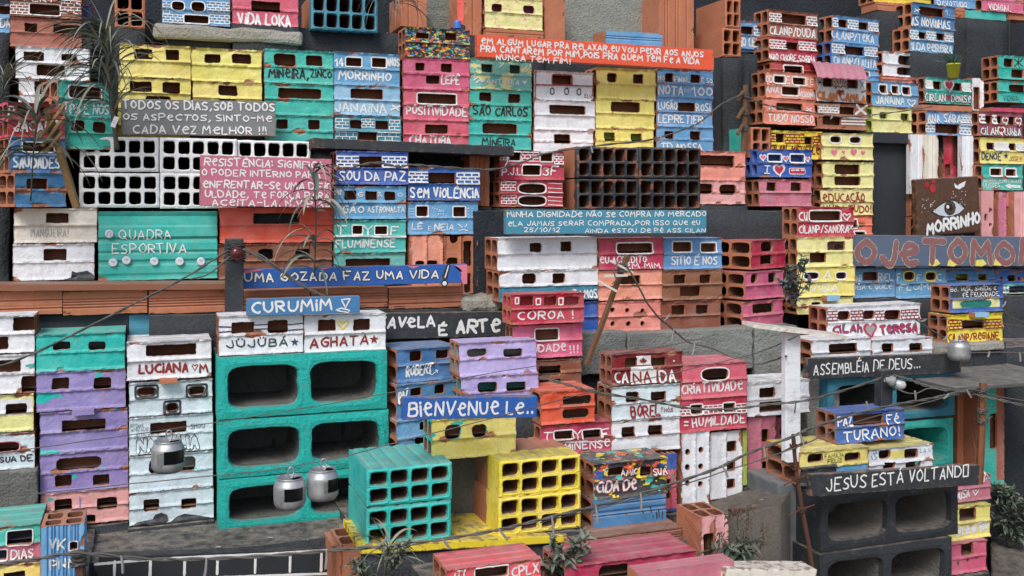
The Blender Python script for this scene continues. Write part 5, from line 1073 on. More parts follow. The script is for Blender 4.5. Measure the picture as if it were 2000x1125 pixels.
def lines(v, lo, hi, mx):
    v = sorted(x for x in v if lo < x < hi); o = [lo]
    for x in v + [hi]:
        if x - o[-1] < .004 and x < hi: continue
        n = max(1, int((x - o[-1]) / mx)); s = o[-1]
        o += [s + (x - s) * k / n for k in range(1, n + 1)]
    return np.array(o)
X = lines([b[0] for b in TB] + [b[1] for b in TB], -1.5, 3.2, .04); Y = lines([b[2] for b in TB], 1.3, 3.4, .035)
xc, yc = (X[1:] + X[:-1]) / 2, (Y[1:] + Y[:-1]) / 2
Hh = np.full((len(xc), len(yc)), .01)
for x0, x1, y, z in TB:
    ii = (xc > x0) & (xc < x1); jj = yc > y; s = np.ix_(ii, jj); Hh[s] = np.maximum(Hh[s], z)
mb = MB(); cache = {}
def tv(i, j, z):
    k = (i, j, round(float(z), 5))
    if k not in cache:
        p = Vector((X[i], Y[j], z)); n = noise.noise_vector(p * 14) * .004 + noise.noise_vector(p * 45) * .0025; n.z = min(n.z, .001) ; cache[k] = mb.p(p + n)
    return cache[k]
for i in range(len(xc)):
    for j in range(len(yc)):
        z = Hh[i, j]; mb.q((tv(i, j, z), tv(i + 1, j, z), tv(i + 1, j + 1, z), tv(i, j + 1, z)))
        for (di, dj, p, q) in ((0, -1, (i, j), (i + 1, j)), (0, 1, (i + 1, j + 1), (i, j + 1)), (-1, 0, (i, j + 1), (i, j)), (1, 0, (i + 1, j), (i + 1, j + 1))):
            a, b = i + di, j + dj; zn = Hh[a, b] if 0 <= a < len(xc) and 0 <= b < len(yc) else .01
            if zn < z - 1e-6:
                n = max(1, int((z - zn) / .05)); zz = [zn + (z - zn) * k / n for k in range(n + 1)]
                for k in range(n): mb.q((tv(*p, zz[k]), tv(*q, zz[k]), tv(*q, zz[k + 1]), tv(*p, zz[k + 1])))
HM = concrete((74, 77, 80), (46, 49, 53), 'hillside_plaster', .8, .85)
tag(mb.build('hillside', [HM], None, True), "stepped dark plastered hillside carrying the brick houses", None, None, 'structure')
mb = MB(); n = 40
for i in range(n):
    for j in range(n):
        x0, x1, y0, y1 = [-12 + 24 * k / n for k in (i, i + 1)] + [-12 + 24 * k / n for k in (j, j + 1)]
        mb.q([mb.p((x, y, -.003 + .004 * noise.noise(Vector((x, y, 0)) * 2))) for x, y in ((x0, y0), (x1, y0), (x1, y1), (x0, y1))])
tag(mb.build('ground', [concrete((116, 104, 90), (80, 72, 64), 'dusty_earth', .5, .3)], None, True), "dusty earth ground in front of the model hillside", None, None, 'structure')
# ------------------------------------------------------------------ posts, sticks and lamps
BLK = wood('bk', .15); STK = plain('weathered_stick', (128, 92, 60), .85, 0, .45, 120); WIREM = plain('grey_wire', (104, 100, 94), .6, 0, .3, 200); RUST = plain('rusty_rod', (104, 66, 48), .8, 0, .4, 150)
def blk(name, px0, py0, px1, py1, w, D, mat, parent, org):
    a = at(px0, py1, w) - org; b = at(px1, py0, w) - org; bm = bmesh.new(); bmesh.ops.create_cube(bm, size=1)
    for v in bm.verts: v.co = Vector(((a.x + b.x) / 2 + v.co.x * (b.x - a.x), a.y + (v.co.y + .5) * D, (a.z + b.z) / 2 + v.co.z * (b.z - a.z)))
    bmesh.ops.bevel(bm, geom=list(bm.edges), offset=.0015, segments=1, affect='EDGES')
    me = bpy.data.meshes.new(name); bm.to_mesh(me); bm.free(); me.materials.append(mat); o = bpy.data.objects.new(name, me); SC.collection.objects.link(o); o.parent = parent; return o
def stick(mb, P, r, n=6, wob=.0015, m=0):
    P = [Vector(p) for p in P]; Q = []; 
    for a, b in zip(P, P[1:]): Q += [a.lerp(b, k / 6) + noise.noise_vector(a.lerp(b, k / 6) * 30) * wob for k in range(6)]
    Q.append(P[-1]); mb.tube(Q, [r * (1 + .12 * noise.noise(q * 40)) for q in Q], n, m)
def bulb_mesh(c, d, r, L, name, mat, parent):
    mb = MB(); d = Vector(d).normalized(); a = d.cross(Vector((.1, .2, 1))).normalized(); b = d.cross(a); prof = [(0, .45), (.15, .5), (.3, .55), (.45, .85), (.65, 1), (.85, .85), (.97, .45), (1, .02)]; prev = None
    for t, q in prof:
        ring = [mb.p(c + d * (L * t) + a * (r * q * math.cos(2 * math.pi * k / 16)) + b * (r * q * math.sin(2 * math.pi * k / 16))) for k in range(16)]
        if prev:
            for k in range(16): mb.q((prev[k], prev[(k + 1) % 16], ring[(k + 1) % 16], ring[k]))
        prev = ring
    mb.q(prev); return mb.build(name, [mat], parent, True)
def coil(mb, c, rx, ry, z0, z1, turns, r, m=0):
    mb.tube([c + Vector((rx * math.cos(2 * math.pi * t * turns / 40 / 1.0), ry * math.sin(2 * math.pi * t * turns / 40 / 1.0), z0 + (z1 - z0) * t / 40 + .002 * math.sin(t * 1.7))) for t in range(41)], r, 5, m)
BIND = plain('dark_wire', (74, 72, 70), .6, 0, .3, 200)
o = at(459, 614, 2.53); e = tag(empty('lamp_post', o), "black wooden lamp post with a small red bulb bound by wire", 'lamp post')
blk('post', 441, 466, 476, 614, 2.53, .035, BLK, e, o)
bulb_mesh(at(461, 494, 2.51) - o, (.05, -1, -.05), .0165, .03, 'bulb', plain('red_glass', (92, 34, 36), .15, 0, .2), e)
mb = MB(); cc = at(459, 494, 2.545) - o; coil(mb, cc, .024, .024, -.02, .02, 6, .0017); coil(mb, cc, .025, .026, -.014, .026, 5, .0015); mb.build('wire_binding', [BIND], e, True)
o = at(1734, 795, 2.2); e = tag(empty('lamp_post', o), "dark lamp post with a bare clear bulb and wound wire at right", 'lamp post')
blk('post', 1722, 722, 1744, 795, 2.2, .03, BLK, e, o)
bulb_mesh(at(1738, 746, 2.18) - o, (1, -.45, -.25), .013, .042, 'bulb', plain('clear_bulb', (196, 198, 198), .12, 0, .12), e)
bulb_mesh(at(1728, 741, 2.18) - o, (1, -.4, -.25), .015, .03, 'socket', plain('grey_socket', (150, 152, 152), .5, 0, .2), e)
mb = MB(); cc = at(1732, 748, 2.215) - o; coil(mb, cc, .02, .022, -.022, .022, 7, .0018); coil(mb, cc, .021, .023, -.01, .024, 5, .0015); mb.build('wire_binding', [BIND], e, True)
# white post with a board roof
o = at(1551, 872, 2.13); e = tag(empty('roofed_post', o), "white wooden post under a slanting white roof board", 'post')
WW = wood('wh', .3)
blk('post', 1535, 648, 1564, 905, 2.13, .02, WW, e, o)
A, B = at(1472, 634, 2.1), at(1655, 657, 2.1); mb = MB(); L = (B - A).length; nn = 24; pv = None
for k in range(nn + 1):
    p = A.lerp(B, k / nn) - o; z = noise.noise(p * 40) * .0012; ring = [mb.p(p + Vector((0, 0 + noise.noise(p * 70) * .002, z))), mb.p(p + Vector((0, .05, z + .004))), mb.p(p + Vector((0, .05, z - .004))), mb.p(p + Vector((0, noise.noise(p * 60) * .002, z - .008)))]
    if pv:
        for i in range(4): mb.q((pv[i], ring[i], ring[(i + 1) % 4], pv[(i + 1) % 4]))
    else: mb.q(ring[::-1])
    pv = ring
mb.q(pv); mb.build('roof_board', [wood('cw', .35)], e)
mb = MB(); stick(mb, [at(1554, 788, 2.128) - o, at(1552, 806, 2.128) - o], .0014, 5, 0); mb.build('wire_loop', [BIND], e)
# wire poles
def pole(lab, P, r, extra=(), mat=STK, name='wire_pole'):
    o = P[-1].copy(); e = tag(empty(name, o), lab, 'pole'); mb = MB(); stick(mb, [p - o for p in P], r); mb.build('stick', [mat], e)
    return e, o
e, o = pole("brown stick pole with wound wire beside the charcoal panel", [at(1456, 166, 2.78), at(1452, 300, 2.78)], .0085)
mb = MB()
for y in (188, 222, 253): coil(mb, at(1455, y, 2.78) - o, .012, .012, -.006, .008, 5, .0016)
mb.build('wire_binding', [WIREM], e, True)
for y in (188, 222, 253): mb = MB(); stick(mb, [at(1440, y + 10, 2.765) - o, at(1452, y - 10, 2.765) - o], .006); mb.build('cross_stick', [STK], e)
e, o = pole("thick leaning stick pole with three white crossbars", [at(1226, 498, 2.36), at(1146, 712, 2.4)], .0085)
for P in (((1194, 510), (1237, 533)), ((1181, 539), (1226, 538)), ((1171, 550), (1205, 569))):
    mb = MB(); a, b = at(*P[0], 2.345) - o, at(*P[1], 2.345) - o; d = (b - a).normalized(); u = Vector((-d.z, 0, d.x)) * .0028
    q = [mb.p(v) for v in (a - u, b - u, b + u, a + u, a - u + Vector((0, .007, 0)), b - u + Vector((0, .007, 0)), b + u + Vector((0, .007, 0)), a + u + Vector((0, .007, 0)))]
    for f in ((0, 1, 2, 3), (7, 6, 5, 4), (0, 4, 5, 1), (1, 5, 6, 2), (2, 6, 7, 3), (3, 7, 4, 0)): mb.q([q[i] for i in f])
    mb.build('crossbar', [plain('white_wood', (226, 222, 212), .7, 0, .15)], e)
mb = MB(); coil(mb, at(1215, 525, 2.36) - o, .012, .012, -.01, .012, 5, .0015); mb.tube(smoothline([at(*p, 2.34) - o for p in ((1222, 505), (1206, 512), (1199, 530), (1203, 545), (1195, 555))]), .0016, 5); mb.build('wire_binding', [WIREM], e, True)
e, o = pole("brown pole tied with twisted wire at the right", [at(1920, 748, 2.1), at(1918, 830, 2.1), at(1913, 945, 2.1)], .0095, mat=plain('stained_wood', (150, 92, 56), .6, 0, .5, 60))
mb = MB()
for y, n_ in ((763, 6), (802, 4), (822, 4)): coil(mb, at(1919, y, 2.1) - o, .0125, .0125, -.007, .007, n_, .0016); mb.tube(smoothline([at(1912, y + 4, 2.085) - o, at(1926, y, 2.085) - o, at(1938, y - 9, 2.085) - o]), .0012, 5)
mb.build('wire_binding', [WIREM], e, True)
e, o = pole("thin rusty rod pole with wire ties at the lower right", [at(1549, 848, 2.0), at(1556, 930, 2.0), at(1590, 1125, 2.0)], .0052, mat=RUST)
mb = MB()
for x, y, L in ((1550, 872, 1), (1552, 912, -1), (1555, 936, 1), (1565, 995, 1)):
    coil(mb, at(x, y, 2.0) - o, .008, .008, -.005, .005, 4, .0014); mb.tube([at(x, y, 1.995) - o, at(x + 26, y - 9 * L, 1.99) - o], .002, 5); mb.tube([at(x, y, 1.995) - o, at(x - 24, y + 12 * L, 1.99) - o], .002, 5)
mb.build('wire_binding', [RUST], e, True)
e, o = pole("wooden stick antenna with tied rungs in front of the palm", [at(92, 212, 2.55), at(118, 300, 2.55), at(150, 405, 2.57)], .009, mat=plain('pale_bamboo', (168, 132, 84), .7, 0, .4, 70), name='stick_antenna')
for a, b in (((126, 205), (76, 272)), ((127, 228), (82, 286)), ((122, 258), (88, 298))): mb = MB(); stick(mb, [at(*a, 2.535) - o, at(*b, 2.535) - o], .0042); mb.build('rung', [plain('pale_bamboo', (168, 132, 84))], e)
mb = MB(); coil(mb, at(105, 258, 2.55) - o, .013, .013, -.008, .008, 5, .0012); mb.build('wire_binding', [WIREM], e, True)
e, o = pole("stick post knotted with wire in front of the blue upright brick", [at(154, 1078, 1.98), at(160, 1135, 1.98)], .009, mat=RUST)
mb = MB(); coil(mb, at(155, 1090, 1.98) - o, .012, .012, -.014, .014, 7, .0024); mb.build('wire_binding', [WIREM], e, True)
# ------------------------------------------------------------------ wires
def wire(lab, P, r=.0018, twin=False, ties=(), name='wire', mat=None, tiel=24):
    pts = smoothline([at(*p) for p in P], 8); mb = MB()
    if twin:
        for ph in (0, math.pi):
            mb.tube([p + Vector((math.sin(i * .9 + ph) * r * .8, math.cos(i * .9 + ph) * r * .8, math.sin(i * .9 + ph) * r)) for i, p in enumerate(pts)], r, 6)
    else: mb.tube([p + noise.noise_vector(p * 25) * r * .8 for p in pts], r, 6)
    o = tag(mb.build(name, [mat or WIREM], None, True), lab, 'wire', 'wires strung between the little houses')
    for f, dx, dy in ties:
        p = pts[int(f * (len(pts) - 1))]; m2 = MB(); q = p + Vector((dx * .00125, -.006, -dy * .00125)); m2.tube([p + Vector((0, -.003, .003)), p.lerp(q, .5) + Vector((.001, -.002, 0)), q], [.0022, .0028, .0025], 5)
        m2.build('wire_tie', [plain('tie_metal', (158, 154, 146), .5, 0, .3, 150)], o)
    return o
wire("twisted wire rising from the left edge to the red bulb post", [(-20,722,2.3),(75,686,2.33),(240,604,2.4),(363,541,2.46),(445,489,2.5)], .0019, True)
wire("lower slack wire from the left to the red bulb post", [(370,545,2.46),(405,536,2.48),(448,502,2.5)], .002)
wire("double wire dropping from the red bulb post to the CURUMIM board", [(475,486,2.5),(529,516,2.49),(593,559,2.47),(636,580,2.46)], .0019, True)
wire("slack wire looping right of the red bulb post", [(474,502,2.5),(505,496,2.5),(540,520,2.48),(575,548,2.48),(600,566,2.47)], .0018)
wire("thin wire behind the left hanging can", [(-20,888,2.2),(120,868,2.21),(252,850,2.22),(420,825,2.24),(560,803,2.25),(756,768,2.25),(900,739,2.2),(1050,714,2.2),(1160,698,2.2),(1300,676,2.3),(1404,653,2.35)], .0011)
wire("thin wire carrying the two hanging cans", [(-20,972,2.1),(142,957,2.1),(252,945,2.1),(420,929,2.08),(541,916,2.06),(628,900,2.05),(683,889,2.05),(760,868,2.05),(830,850,2.0),(930,825,1.99),(1050,793,2.02),(1160,764,2.1),(1330,725,2.2),(1475,690,2.2),(1560,655,2.1)], .0012)
wire("sagging cable from the lilac house to the white post lamp", [(1053,737,2.25),(1105,750,2.22),(1160,765,2.2),(1258,781,2.19),(1352,798,2.18),(1430,799,2.17),(1500,790,2.15),(1569,783,2.1),(1640,765,2.14),(1722,738,2.17)], .0019, True)
wire("grey dry cable hanging from the leaning stick over concrete", [(1222,515,2.34),(1239,545,2.34),(1273,604,2.36),(1310,640,2.4),(1345,668,2.42),(1390,680,2.42),(1428,697,2.4),(1473,711,2.35),(1505,706,2.3),(1536,695,2.12)], .0024, False, ((.3,12,-16),(.36,-6,22),(.48,-8,24),(.8,10,-14)))
wire("thick tied cable across the bottom rising to the right pole", [(-20,1104,1.95),(60,1094,1.95),(152,1081,1.96),(290,1092,1.97),(420,1091,1.97),(560,1083,1.96),(680,1072,1.95),(780,1065,1.93),(940,1041,1.9),(1012,1026,1.9),(1100,1004,1.9),(1200,979,1.92),(1300,949,1.93),(1400,915,1.95),(1460,886,1.97),(1540,856,1.98),(1580,838,1.98),(1660,812,2.02),(1745,791,2.05),(1810,780,2.07),(1873,766,2.08),(1915,757,2.09)], .0021, True,
     ((.125,2,22),(.19,-4,30),(.27,-2,26),(.32,14,-16),(.36,12,14),(.4,14,16),(.47,2,28),(.51,2,26),(.55,0,26),(.58,-4,-20),(.63,10,18),(.69,0,22),(.74,8,20),(.83,-4,-20),(.89,-4,-22),(.94,-16,6),(.97,10,14)), 'tied_cable')
wire("thinner companion wire under the thick tied cable", [(1055,1020,1.9),(1200,985,1.92),(1330,948,1.94),(1460,906,1.96),(1560,872,1.98),(1660,828,2.02),(1760,800,2.05),(1870,770,2.08),(1915,762,2.09)], .0014)
wire("dry twisted wire over the SEM VIOLÊNCIA house to the stick pole", [(690,325,2.6),(735,318,2.6),(780,326,2.6),(804,322,2.6),(870,327,2.6),(961,331,2.62),(1020,317,2.64),(1070,299,2.65),(1180,283,2.66),(1270,273,2.68),(1340,251,2.7),(1372,235,2.72),(1407,205,2.74),(1450,184,2.76)], .0019, True, ((.42,8,-22),(.6,4,14),(.72,-4,14),(.8,10,14),(.86,-12,-10)))
wire("dry wire from the stick pole to the upper right houses", [(1460,189,2.76),(1490,203,2.77),(1529,211,2.78),(1580,219,2.8),(1640,228,2.8),(1700,225,2.8),(1770,216,2.78),(1822,208,2.76)], .0014, True, ((.2,2,16),(.55,-8,8),(.72,0,14)))
wire("double cable from the bare bulb lamp to the right edge", [(1744,733,2.17),(1775,741,2.15),(1807,753,2.13),(1860,762,2.1),(1911,772,2.09),(1960,783,2.05),(2020,797,2.03)], .0019, True)
wire("second cable sagging from the bare bulb lamp", [(1742,752,2.17),(1765,766,2.15),(1790,768,2.14),(1815,758,2.12),(1850,764,2.1)], .0018)
wire("thin wires from the right pole to the right edge", [(1915,765,2.09),(1960,776,2.08),(2020,786,2.06)], .0014)
wire("thin wire running past the hanging can at right", [(1600,625,2.3),(1700,626,2.3),(1830,623,2.3),(1920,628,2.3),(2020,640,2.3)], .001)
wire("dry twig wire from the red panel house to the mustard yellow house", [(1785,622,2.32),(1812,640,2.32),(1842,658,2.33),(1850,655,2.33)], .0022, False, ((.2,14,-8),(.9,-14,8)))
wire("rough tie wire under the grey ledge stone at right", [(1880,690,2.3),(1950,688,2.3),(2020,690,2.3)], .0022, False, ((.4,-8,10),(.75,0,20)))
wire("thin wire rising to the SAÚDE house corner at right", [(1955,600,2.4),(1975,618,2.4),(2020,640,2.4)], .0016, False, ((.1,8,-16),))
# ------------------------------------------------------------------ cans cut open as lanterns
ALU = plain('scuffed_aluminium', (206, 207, 208), .5, .7, .35, 70)
def can(lab, px, py, w, r, h, rot, win, wire_y):
    c = at(px, py, w); o = tag(empty('drink_can', c), lab, 'hanging can', 'cut open cans hung on wires'); mb = MB(); n = 40
    prof = [(.0, .004), (.7, .003), (.8, 0), (.9, .005), (1, .16 * h), (1, .3 * h), (1, .5 * h), (1, .62 * h), (1, .73 * h), (.99, .755 * h), (.86, .885 * h), (.83, .9 * h), (.8, .945 * h), (.83, .975 * h), (.83, 1 * h), (.79, 1 * h), (.78, .95 * h)]
    R_ = []
    for q, z in prof: R_.append([mb.p((r * q * math.cos(2 * math.pi * k / n + rot) * (1 + .035 * noise.noise(Vector((math.cos(2 * math.pi * k / 40) * 2, math.sin(2 * math.pi * k / 40) * 2 + z * 40, px)))), r * q * math.sin(2 * math.pi * k / n + rot) * (1 + .035 * noise.noise(Vector((math.cos(2 * math.pi * k / 40) * 2, math.sin(2 * math.pi * k / 40) * 2 + z * 40, px)))), z)) for k in range(n)])
    for i in range(len(prof) - 1):
        for k in range(n):
            if win[0] <= k < win[1] and 5 <= i < 8: continue
            mb.q((R_[i][k], R_[i][(k + 1) % n], R_[i + 1][(k + 1) % n], R_[i + 1][k]))
    for k in range(n):  # lid with a drinking hole
        if 4 <= (k - 3) % n < 14: 
            a = R_[-1][k]; b = R_[-1][(k + 1) % n]; continue
        mb.q((R_[-1][k], R_[-1][(k + 1) % n], mb.p((0, 0, .945 * h))))
    inn = [[mb.p((r * q * .955 * math.cos(2 * math.pi * k / n + rot), r * q * .955 * math.sin(2 * math.pi * k / n + rot), z + .001)) for k in range(n)] for q, z in prof[1:12]]  # inner shell added in dark grey to paint the inside shade
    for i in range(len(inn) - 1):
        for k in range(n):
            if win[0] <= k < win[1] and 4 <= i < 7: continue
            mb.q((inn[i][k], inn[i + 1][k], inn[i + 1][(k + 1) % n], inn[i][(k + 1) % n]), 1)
    mb.build('can_body', [ALU, plain('can_inner_shade', (70, 70, 68), .6, 0, .3, 60)], o, True)
    k0 = win[0]; f = MB(); an = 2 * math.pi * k0 / n + rot; e = Vector((math.cos(an), math.sin(an), 0)); tg = Vector((math.sin(an), -math.cos(an), 0)); v = [f.p(e * r + Vector((0, 0, .32 * h))), f.p(e * r + Vector((0, 0, .7 * h))), f.p(e * (r + .008) + tg * .011 + Vector((0, 0, .68 * h))), f.p(e * (r + .008) + tg * .011 + Vector((0, 0, .31 * h)))]
    f.q(v); f.build('cut_flap', [ALU], o)
    t = MB(); t.tube([(.006 * math.cos(2 * math.pi * k / 16) + .002, -.002, h + .009 + .011 * math.sin(2 * math.pi * k / 16)) for k in range(17)], .0016, 6); t.build('pull_tab', [ALU], o, True)
can("open drink can hanging alone in front of the white graffiti house", 328, 920, 2.16, .032, .062, -2.15, (2, 11), 0)
can("left one of two cut cans hanging before the turquoise block", 566, 991, 2.05, .031, .06, -2.2, (1, 9), 0)
can("right one of two cut cans hanging before the turquoise block", 630, 974, 2.05, .031, .06, -1.7, (2, 11), 0)
can("bright can with a dark window hanging over the assembly board", 1873, 703, 2.27, .0305, .053, -1.5, (2, 10), 0)
# ------------------------------------------------------------------ plants
def leafmat(name, c, var=.45): return plain(name, c, .6, 0, var, 25)
def blade(mb, p, d, L, w, droop, rg, m=0, n=9):
    d = Vector(d).normalized(); side = d.cross(Vector((0, 0, 1)))
    if side.length < .05: side = Vector((1, 0, 0))
    side.normalize(); side = (side + Vector((rg.uniform(-.5, .5), rg.uniform(-.5, .5), rg.uniform(-.4, .4)))).normalized(); p = Vector(p); prev = None; st = L / n; tw = rg.uniform(-.8, .8)
    for i in range(n + 1):
        t = i / n; ww = w * (min(1, .4 + t * 3) * (1 - t ** 2.2)) + .0002
        s2 = (side + Vector((0, 0, tw * t))).normalized(); nrm = d.cross(s2)
        row = [mb.p(p - s2 * ww), mb.p(p + nrm * ww * .5), mb.p(p + s2 * ww)]
        if prev: mb.q((prev[0], prev[1], row[1], row[0]), m); mb.q((prev[1], prev[2], row[2], row[1]), m)
        prev = row; d = (d + Vector((rg.uniform(-.05, .05), rg.uniform(-.05, .05), -droop / n))).normalized(); p = p + d * st
PALM = leafmat('dry_palm_leaf', (146, 150, 132)); PALMD = leafmat('dark_palm_leaf', (92, 104, 94)); DRY = leafmat('dry_straw', (188, 180, 156)); STEM = plain('plant_stem', (92, 92, 72), .8, 0, .4, 80)
def palm(lab, stem, crown, nb, L, w, seed, up=.6, droop=1.8, name='dry_palm', mats=None, bias=0.):
    rg = random.Random(seed); o = at(*stem[-1]); e = tag(empty(name, o), lab, 'plant'); mb = MB(); S = smoothline([at(*s) - o for s in stem], 6); mb.tube(S, .006 if nb > 50 else .002, 6); mb.build('stem', [STEM], e, True)
    mb = MB()
    for k in range(nb):
        t = rg.uniform(*crown); p = S[int((1 - t) * (len(S) - 1))] if t <= 1 else S[0]; an = rg.uniform(0, 2 * math.pi); u = rg.uniform(.1, 1) * up + .15
        d = Vector((math.cos(an) + bias, math.sin(an) * .6 - .15, u * 1.8)); blade(mb, p, d, L * rg.uniform(.6, 1.15), w * rg.uniform(.6, 1.2), droop * rg.uniform(.5, 1.4), rg, rg.choice((0, 0, 1, 1, 2)))
    mb.build('foliage', mats or [PALM, PALMD, DRY], e, True)
palm("tall dry palm with drooping leaves at the upper left", [(206,60,2.62),(212,130,2.62),(222,235,2.64),(229,292,2.66)], (.35, 1), 120, .19, .0032, 3, .9, 2.4, bias=-.6)
palm("small palm in front of the blue SAUDADES brick", [(72,225,2.5),(66,290,2.51),(60,392,2.55)], (.35, 1), 34, .17, .0044, 5, .7, 2.4)
palm("wiry dry tuft at the left edge beside the white brick", [(8,150,2.6),(4,190,2.62)], (.2, 1), 40, .13, .0016, 9, .7, 1.6)
palm("dry reed plant in front of the pink RESISTÊNCIA board", [(612,330,2.5),(617,430,2.5),(614,540,2.53)], (.05, 1), 40, .14, .0055, 12, .6, 2.6, 'reed_plant')
palm("dry hanging tuft at the top edge right of the turquoise bricks", [(770,-25,2.75),(772,20,2.76)], (.2, 1), 26, .16, .0016, 15, .3, 3.0, 'dry_tuft')
palm("dark thin leaved plant under the yellow plank", [(762,1062,1.95),(748,1135,1.95)], (.3, 1), 22, .1, .003, 21, .8, 1.6, 'leafy_plant')
def shrub(lab, px, py, w, rx, rz, ns, ll, lw_, mats, seed, name='shrub', flat=.4, nl=14, cat='plant', base=None):
    rg = random.Random(seed); o = at(px, py, w); e = tag(empty(name, o), lab, cat); st = MB(); lf = MB()
    for k in range(ns):
        tip = Vector((rg.uniform(-rx, rx), rg.uniform(-rx, rx * .7) * .7, rg.uniform(.3, 1) * rz)); mid = tip * .5 + Vector((rg.uniform(-.01, .01), 0, .012)); P = smoothline([Vector((rg.uniform(-.01, .01), 0, -.01)), mid, tip], 6); st.tube(P, .0014, 5)
        for j in range(nl):
            t = rg.uniform(.25, 1); p = P[int(t * (len(P) - 1))]; d = Vector((rg.gauss(0, 1), rg.gauss(0, 1) - .3, rg.gauss(.3, .7))); blade(lf, p, d, ll * rg.uniform(.6, 1.25), lw_ * rg.uniform(.7, 1.2), flat * rg.uniform(0, 2), rg, rg.randrange(len(mats)), 4)
    st.build('stem', [STEM], e, True); lf.build('foliage', mats, e, True); return e
G1, G2, G3 = leafmat('grey_green_leaf', (132, 142, 124)), leafmat('dark_green_leaf', (88, 104, 86)), leafmat('dusty_leaf', (158, 160, 142))
SUC = [leafmat('succulent_leaf', (116, 146, 122)), leafmat('succulent_dark', (84, 114, 98)), leafmat('succulent_mauve', (134, 118, 142))]
shrub("succulent plant with round grey green leaves before the pink houses", 1550, 592, 2.46, .045, .145, 12, .02, .0065, SUC, 4, 'succulent_plant', .2, 15)
shrub("grey leafy shrub beside the pink CPLX house at the bottom", 1092, 1140, 1.98, .065, .12, 16, .021, .0055, [G1, G2, G3], 8)
shrub("low dusty plant at the foot of the yellow plank", 722, 1140, 1.93, .05, .06, 10, .014, .0022, [G1, G2], 18)
shrub("small leafy sprig right of the reed under the plank", 775, 1110, 1.92, .03, .07, 7, .016, .004, [G1, G3], 28)
shrub("dark leafy shrub at the right edge beside the pink and yellow houses", 1975, 1060, 2.25, .1, .16, 34, .024, .006, [G2, G1, G2], 38)
shrub("low leafy shrub under the slab roof at the right edge", 1962, 985, 2.3, .07, .06, 14, .02, .005, [G2, G1], 48)
e = shrub("dry weed with brown seed heads before the brown board", 1432, 1105, 1.95, .06, .075, 10, .04, .0055, [G1, G2, G3], 58, 'seeding_weed', .5, 9)
rg = random.Random(5); mb = MB(); SD = [plain('seed_head', (110, 100, 82), .9, 0, .5, 120)]
for tip in ((1405, 1040), (1440, 1000), (1452, 1035), (1490, 1020), (1462, 990), (1424, 1000)):
    o = Vector(e.location); P = smoothline([Vector((0, 0, 0)), (at(tip[0], tip[1] + 45, 1.95) - o) * .9, at(*tip, 1.94) - o], 8); mb.tube(P, .0012, 5)
    for k in range(46):
        p = P[int(rg.uniform(.55, 1) * (len(P) - 1))] + Vector((rg.gauss(0, .006), rg.gauss(0, .006), rg.gauss(0, .004))); s = rg.uniform(.0016, .0028)
        q = [mb.p(p + Vector(v) * s) for v in ((1, 0, 0), (-1, 0, 0), (0, 1, 0), (0, -1, 0), (0, 0, 1.4), (0, 0, -1.4))]
        for f in ((0, 2, 4), (2, 1, 4), (1, 3, 4), (3, 0, 4), (2, 0, 5), (1, 2, 5), (3, 1, 5), (0, 3, 5)): mb.q([q[i] for i in f])
mb.build('seed_heads', SD, e)
# potted plant
o = at(1862, 152, 2.9); e = tag(empty('potted_plant', o), "small spiky plant in a lime yellow pot on the heart house", 'potted plant'); mb = MB(); prev = None
for r, z in ((.0, .001), (.0175, .001), (.0225, .045), (.024, .045), (.024, .05), (.0215, .05), (.02, .04), (.0, .04)):
    ring = [mb.p((r * math.cos(2 * math.pi * k / 24), r * math.sin(2 * math.pi * k / 24), z)) for k in range(24)]
    if prev:
        for k in range(24): mb.q((prev[k], prev[(k + 1) % 24], ring[(k + 1) % 24], ring[k]))
    prev = ring
mb.build('pot', [plain('lime_plastic', (206, 206, 40), .45, 0, .12)], e, True); rg = random.Random(2); mb = MB()
for k in range(34): an = rg.uniform(0, 6.28); blade(mb, (0, 0, .042), (math.cos(an), math.sin(an), rg.uniform(.6, 2.4)), rg.uniform(.04, .075), .0035, .6, rg, rg.randrange(2), 6)
mb.build('foliage', [leafmat('green_spiky_leaf', (72, 132, 108)), leafmat('green_spiky_dark', (52, 104, 84))], e, True)
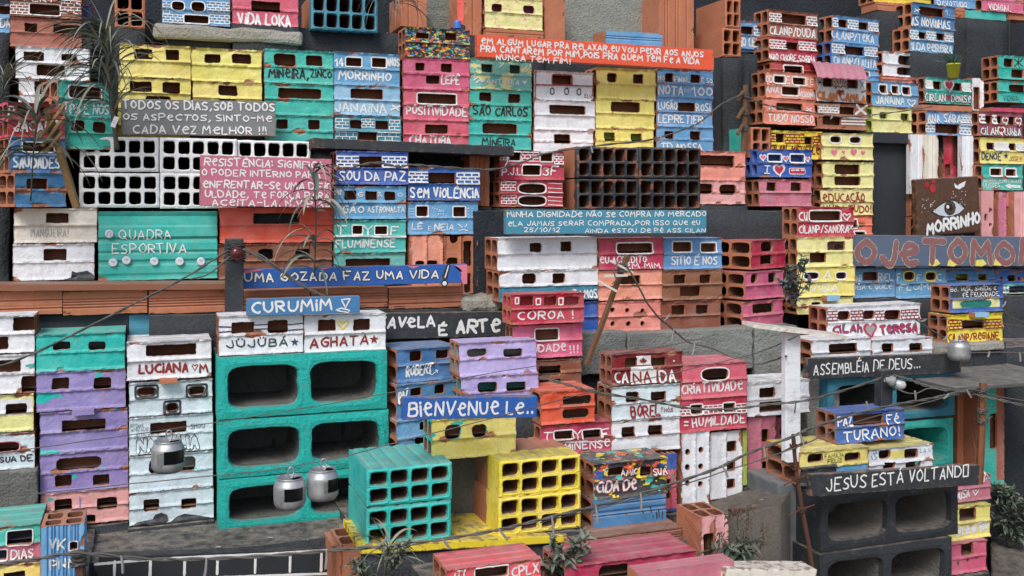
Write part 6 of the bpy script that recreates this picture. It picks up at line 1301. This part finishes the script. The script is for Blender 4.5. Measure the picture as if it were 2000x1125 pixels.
# sloping dusty concrete ramp at the right
def ramp(lab, A, B, C, D_, mat, n=24):
    P = [at(*q) for q in (A, B, C, D_)]; mb = MB(); g = {}
    for i in range(n + 1):
        for j in range(n + 1):
            s, t = i / n, j / n; p = P[0].lerp(P[1], s).lerp(P[3].lerp(P[2], s), t); p += noise.noise_vector(p * 22) * .006 + noise.noise_vector(p * 70) * .002; g[i, j] = mb.p(p)
    for i in range(n):
        for j in range(n): mb.q((g[i, j], g[i + 1, j], g[i + 1, j + 1], g[i, j + 1]))
    rim = [g[i, 0] for i in range(n)] + [g[n, j] for j in range(n)] + [g[n - i, n] for i in range(n)] + [g[0, n - j] for j in range(n)]
    low = [mb.p((mb.v[k][0], mb.v[k][1], .005)) for k in rim]
    for k in range(len(rim)): l = (k + 1) % len(rim); mb.q((rim[k], low[k], low[l], rim[l]))
    tag(mb.build('concrete_ramp', [mat], None, True), lab, None, None, 'structure')
ramp("sloping dusty concrete ramp under the white upright bricks", (1318, 1062, 2.06), (1525, 985, 2.06), (1570, 925, 2.3), (1310, 1000, 2.3), concrete((112, 105, 97), (76, 72, 68), 'ramp_concrete', .9, .4))
ramp("dark dusty ground slope at the lower right corner", (1936, 1150, 2.05), (2260, 1190, 2.05), (2260, 960, 2.6), (1936, 968, 2.6), concrete((92, 86, 80), (58, 56, 54), 'dark_dirt', 1, .5))
# small rubble and mortar crumbs on the ledges
mb = MB(); rg = random.Random(77)
for k in range(2600):
    i = rg.randrange(len(xc)); j = rg.randrange(len(yc)); z = Hh[i, j]
    if z < .03: continue
    p = Vector((xc[i] + rg.uniform(-.01, .01), yc[j] + rg.uniform(-.01, .01), z)); s = rg.uniform(.0012, .0045) * (1 if rg.random() < .9 else 2)
    q = [mb.p(p + Vector((a * s * rg.uniform(.6, 1.3), b * s * rg.uniform(.6, 1.3), c * s * rg.uniform(.5, 1)))) for a, b, c in ((1, 0, 0), (-1, 0, 0), (0, 1, 0), (0, -1, 0), (0, 0, 1), (0, 0, -1))]
    for f in ((0, 2, 4), (2, 1, 4), (1, 3, 4), (3, 0, 4), (2, 0, 5), (1, 2, 5), (3, 1, 5), (0, 3, 5)): mb.q([q[i] for i in f])
tag(mb.build('rubble', [concrete((140, 130, 118), (100, 92, 84), 'rubble')]), "crumbs of mortar and grit scattered on the ledges", None, None, 'stuff')

mb = MB(); rg = random.Random(31)
for k in range(420):
    i = rg.randrange(len(xc)); j = rg.randrange(len(yc)); z = Hh[i, j]
    if z < .2: continue
    blade(mb, (xc[i], yc[j], z + .001), (rg.gauss(0, 1), rg.gauss(0, 1), .15), rg.uniform(.008, .022), rg.uniform(.0015, .004), .4, rg, rg.randrange(2), 4)
tag(mb.build('leaf_litter', [leafmat('dead_leaf', (120, 92, 62)), DRY]), "dead leaves and straw scattered on the ledges", None, None, 'stuff')
